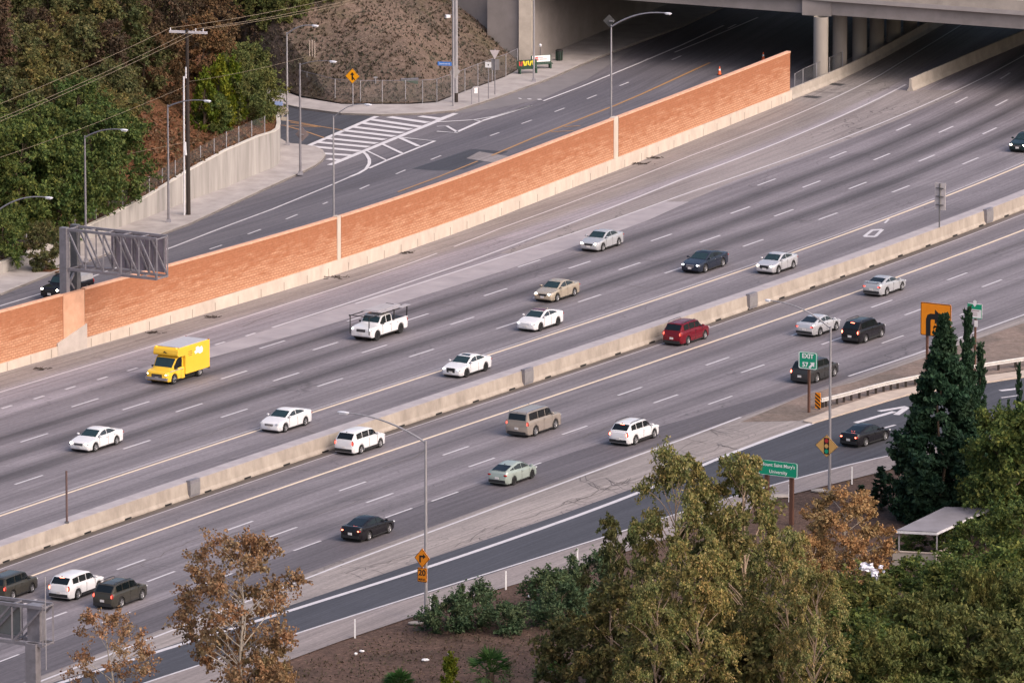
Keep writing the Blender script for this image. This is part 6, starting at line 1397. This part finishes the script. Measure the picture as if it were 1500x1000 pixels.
for k_, x, y, top, h, w, l in (('oakA', 1462, 790, 600, 10, .85, 'dense dark green tree behind the carport'), ('oakB', 1500, 800, 590, 9, .9, 'dense dark green tree at the right edge behind the carport'), ('oakA', 1490, 905, 735, 10, 1.0, 'dark green tree right of the carport'), ('bushD', 1425, 850, 765, 6, 1.0, 'dark bush beside the carport post'),
                        ('oakB', 1335, 945, 820, 9, 1.25, 'dark green tree below the carport wall'), ('oakA', 1400, 960, 815, 10, 1.2, 'dark green tree at the right of the carport wall'), ('willow', 1440, 1040, 848, 8, .75, 'olive willow like tree with upright sprays, lower right'), ('willow', 1500, 1050, 850, 8, .85, 'olive willow like tree at the right edge, lower right'), ('willow', 1350, 1050, 882, 8, 1.1, 'low olive tree right of the dead branches'),
                        ('bushO', 1270, 980, 845, 6, 1.1, 'green bush below the white plastic'), ('bushD', 1255, 1040, 900, 6, 1.1, 'dark bush in the hollow right of the eucalyptus clump'), ('willow', 1410, 1090, 905, 8, 1.2, 'olive tree on the bottom edge'), ('willow', 1490, 1100, 915, 8, 1.3, 'olive tree in the bottom right corner'), ('bushD', 1320, 1075, 925, 6, 1.4, 'dark bush on the bottom edge'), ('willow', 1300, 1100, 930, 8, 1., 'olive tree on the bottom edge near the dead branches'),
                        ('duskB', 985, 1100, 905, 8, 1.1, 'dull tree under the eucalyptus clump at the bottom edge'), ('duskA', 1110, 1110, 900, 9, 1.1, 'dull tree on the bottom edge below the two tall eucalyptus'), ('duskB', 845, 1060, 905, 8, .85, 'dull green tree at the left foot of the eucalyptus clump'), ('bushO', 1190, 1000, 870, 6, 1.2, 'olive bush between the eucalyptus and the dark hollow'), ('duskA', 1060, 990, 800, 9, .9, 'dull tree filling the gap between the two tall eucalyptus'),
                        ('oakB', 1470, 985, 800, 9, 1.2, 'dark tree behind the willow like trees at the right')):
    nt_(k_, {'oakA': 'green_tree', 'oakB': 'green_tree', 'bushD': 'green_bush', 'bushO': 'olive_bush', 'willow': 'willow_tree', 'duskA': 'dull_tree', 'duskB': 'dull_tree'}[k_], l, 'bush' if 'bush' in k_ else 'tree', (x, y), top, h, 'trees around the carport' if x > 1230 else 'eucalyptus clump', None, w)
for x, y, top, w, l in ((655, 925, 872, 1.05, 'grey green shrub right of the left verge lamp post'), (690, 915, 855, .85, 'upright grey green shrub between two lower ones'), (741, 924, 882, 1.3, 'low spreading grey green shrub on the brown soil'), (812, 895, 832, 1.0, 'grey green shrub at the ramp edge'), (822, 915, 858, 1.0, 'dark lower shrub below the ramp edge shrub'), (862, 878, 812, 1.0, 'grey green shrub left of the dark eucalyptus')):
    nt_('bushG', 'grey_green_shrub', l, 'shrub', (x, y), top, 3.4, 'shrubs on the brown soil', None, w)
def palm(base, r, label, seed):
    rng = random.Random(seed); t = thing('fan_palm', label, 'palm', G(*base), 0, 'fan palms at the bottom edge')
    MB().tube([(0, 0, -.2), (0, 0, 1.2)], [.3, .25], 8).build('trunk', BARK, t); b = MB()
    for i in range(34):
        a = rng.uniform(0, 6.28); el = rng.uniform(-.15, 1.4); d = Vector((math.cos(a)*math.cos(el), math.sin(a)*math.cos(el), math.sin(el))); c = Vector((0, 0, 1.2))+d*r*.55
        s = d.cross(Vector((0, 0, 1)));  s = s.normalized() if s.length > .05 else Vector((1, 0, 0)); u = s.cross(d)
        b.tube([Vector((0, 0, 1.1)), c], .025, 4, False)
        for k_ in range(13):
            g = (k_/12-.5)*2.7; e = d*math.cos(g)+s*math.sin(g); tip = c+e*r*.6*rng.uniform(.8, 1.1)-Vector((0, 0, .25*r*rng.random())); w = (u*.3+e.cross(u))*.045
            o = len(b.v); b.v += [tuple(c), tuple(c.lerp(tip, .5)+w), tuple(tip), tuple(c.lerp(tip, .5)-w)]; b.f.append((o, o+1, o+2, o+3))
    b.build('fronds', LF['palm'], t, fix=False)
palm((718, 1010), 1.7, 'green fan palm on the brown soil, largest of the bottom edge palms', 1); palm((812, 1020), 1.5, 'fan palm with drooping brown fronds left of the eucalyptus clump', 2); palm((585, 1030), 1.2, 'small palm tips just above the bottom edge', 3); palm((1265, 915), 1.6, 'pale green palm below the white plastic', 4)
nt_('limeA', 'golden_shrub', 'yellowish shrub left of the largest fan palm', 'shrub', (660, 1035), 965, 5, None, None, 1.)
t = thing('dead_branches', 'bare pale dead branches in the lower right thicket', 'branches', G(1225, 1035)); rg = random.Random(4); b = MB()
for i in range(16): limb(b, rg, Vector((rg.uniform(-.4, .4), 0, 0)), Vector((rg.uniform(-1.8, 3.0), rg.uniform(-1, 1), rg.uniform(2.5, 6.0))), .07, .012)
b.build('stems', BARKE, t); c = MB()
for i in range(10): leaves(c, rg, (rg.uniform(-1, 2.5), rg.uniform(-.6, .6), rg.uniform(3.5, 6)), .5, 22, .22)
c.build('dry_leaves', LF['tan'], t, fix=False)

rng_l = random.Random(77)
gb_ = MB()
for _ in range(5200):
    x, y = rg.uniform(120, 960), rg.uniform(870, 1030)
    if y < 938-(x-500)*.335+14: continue
    p = G(x, y)
    for q in range(2): leaves(gb_, rng_l, p+Vector((rg.gauss(0, .3), rg.gauss(0, .5), .03)), .16, 1, .11)
    if rg.random() < .12:
        for q in range(4):
            a = rg.uniform(0, 6.28); s = rg.uniform(.12, .32); tip = p+Vector((math.cos(a)*s*.6, math.sin(a)*s*.6, s)); w = Vector((-math.sin(a), math.cos(a), 0))*.03; o_ = len(gb_.v); gb_.v += [tuple(p-w), tuple(p+w), tuple(tip)]; gb_.f.append((o_, o_+1, o_+2))
M['litter2'] = leafmat('dry_leaf_scatter', [(.06, .042, .034), (.11, .075, .06), (.17, .125, .10), (.08, .07, .04), (.14, .10, .085)])
o = gb_.build('dry_leaf_litter', M['litter2'], None, fix=False); tag(o, 'dry leaves and weed stems over the brown soil below the ramp', 'leaf litter', None, 'stuff')
# ------------------------------------------------------------------ camera, sky, sun
cam = bpy.data.cameras.new('camera'); co = bpy.data.objects.new('camera', cam); COL.objects.link(co); S.camera = co
cam.sensor_width = 36; cam.lens = 36*FOC/1500; cam.clip_start = 5; cam.clip_end = 6000
co.location = (0, 0, CAMZ); co.rotation_euler = (PI/2-PITCH, 0, 0)
SUN_EL, SUN_AZ = R(40), R(130)                  # azimuth measured from the view direction towards the right
W = bpy.data.worlds.new('World'); S.world = W; W.use_nodes = True; nt = W.node_tree; bg = nt.nodes['Background']
sky = nt.nodes.new('ShaderNodeTexSky'); sky.sky_type = 'NISHITA'; sky.sun_disc = False; sky.sun_elevation = SUN_EL; sky.sun_rotation = SUN_AZ
sky.dust_density = 6.0; sky.air_density = 1.0; sky.ozone_density = 1.5; nt.links.new(sky.outputs[0], bg.inputs[0]); bg.inputs[1].default_value = 0.15
ld = bpy.data.lights.new('sun', 'SUN'); ld.energy = 1.1; ld.angle = R(80); ld.color = (1.0, .73, .61)
so = bpy.data.objects.new('sun', ld); COL.objects.link(so)
d = Vector((math.sin(SUN_AZ)*math.cos(SUN_EL), math.cos(SUN_AZ)*math.cos(SUN_EL), math.sin(SUN_EL)))
so.rotation_euler = d.to_track_quat('Z', 'Y').to_euler(); so.location = (0, 600, 200)
S.view_settings.view_transform = 'Standard'; S.view_settings.look = 'None'; S.view_settings.exposure = 0.55; S.view_settings.gamma = 1.0
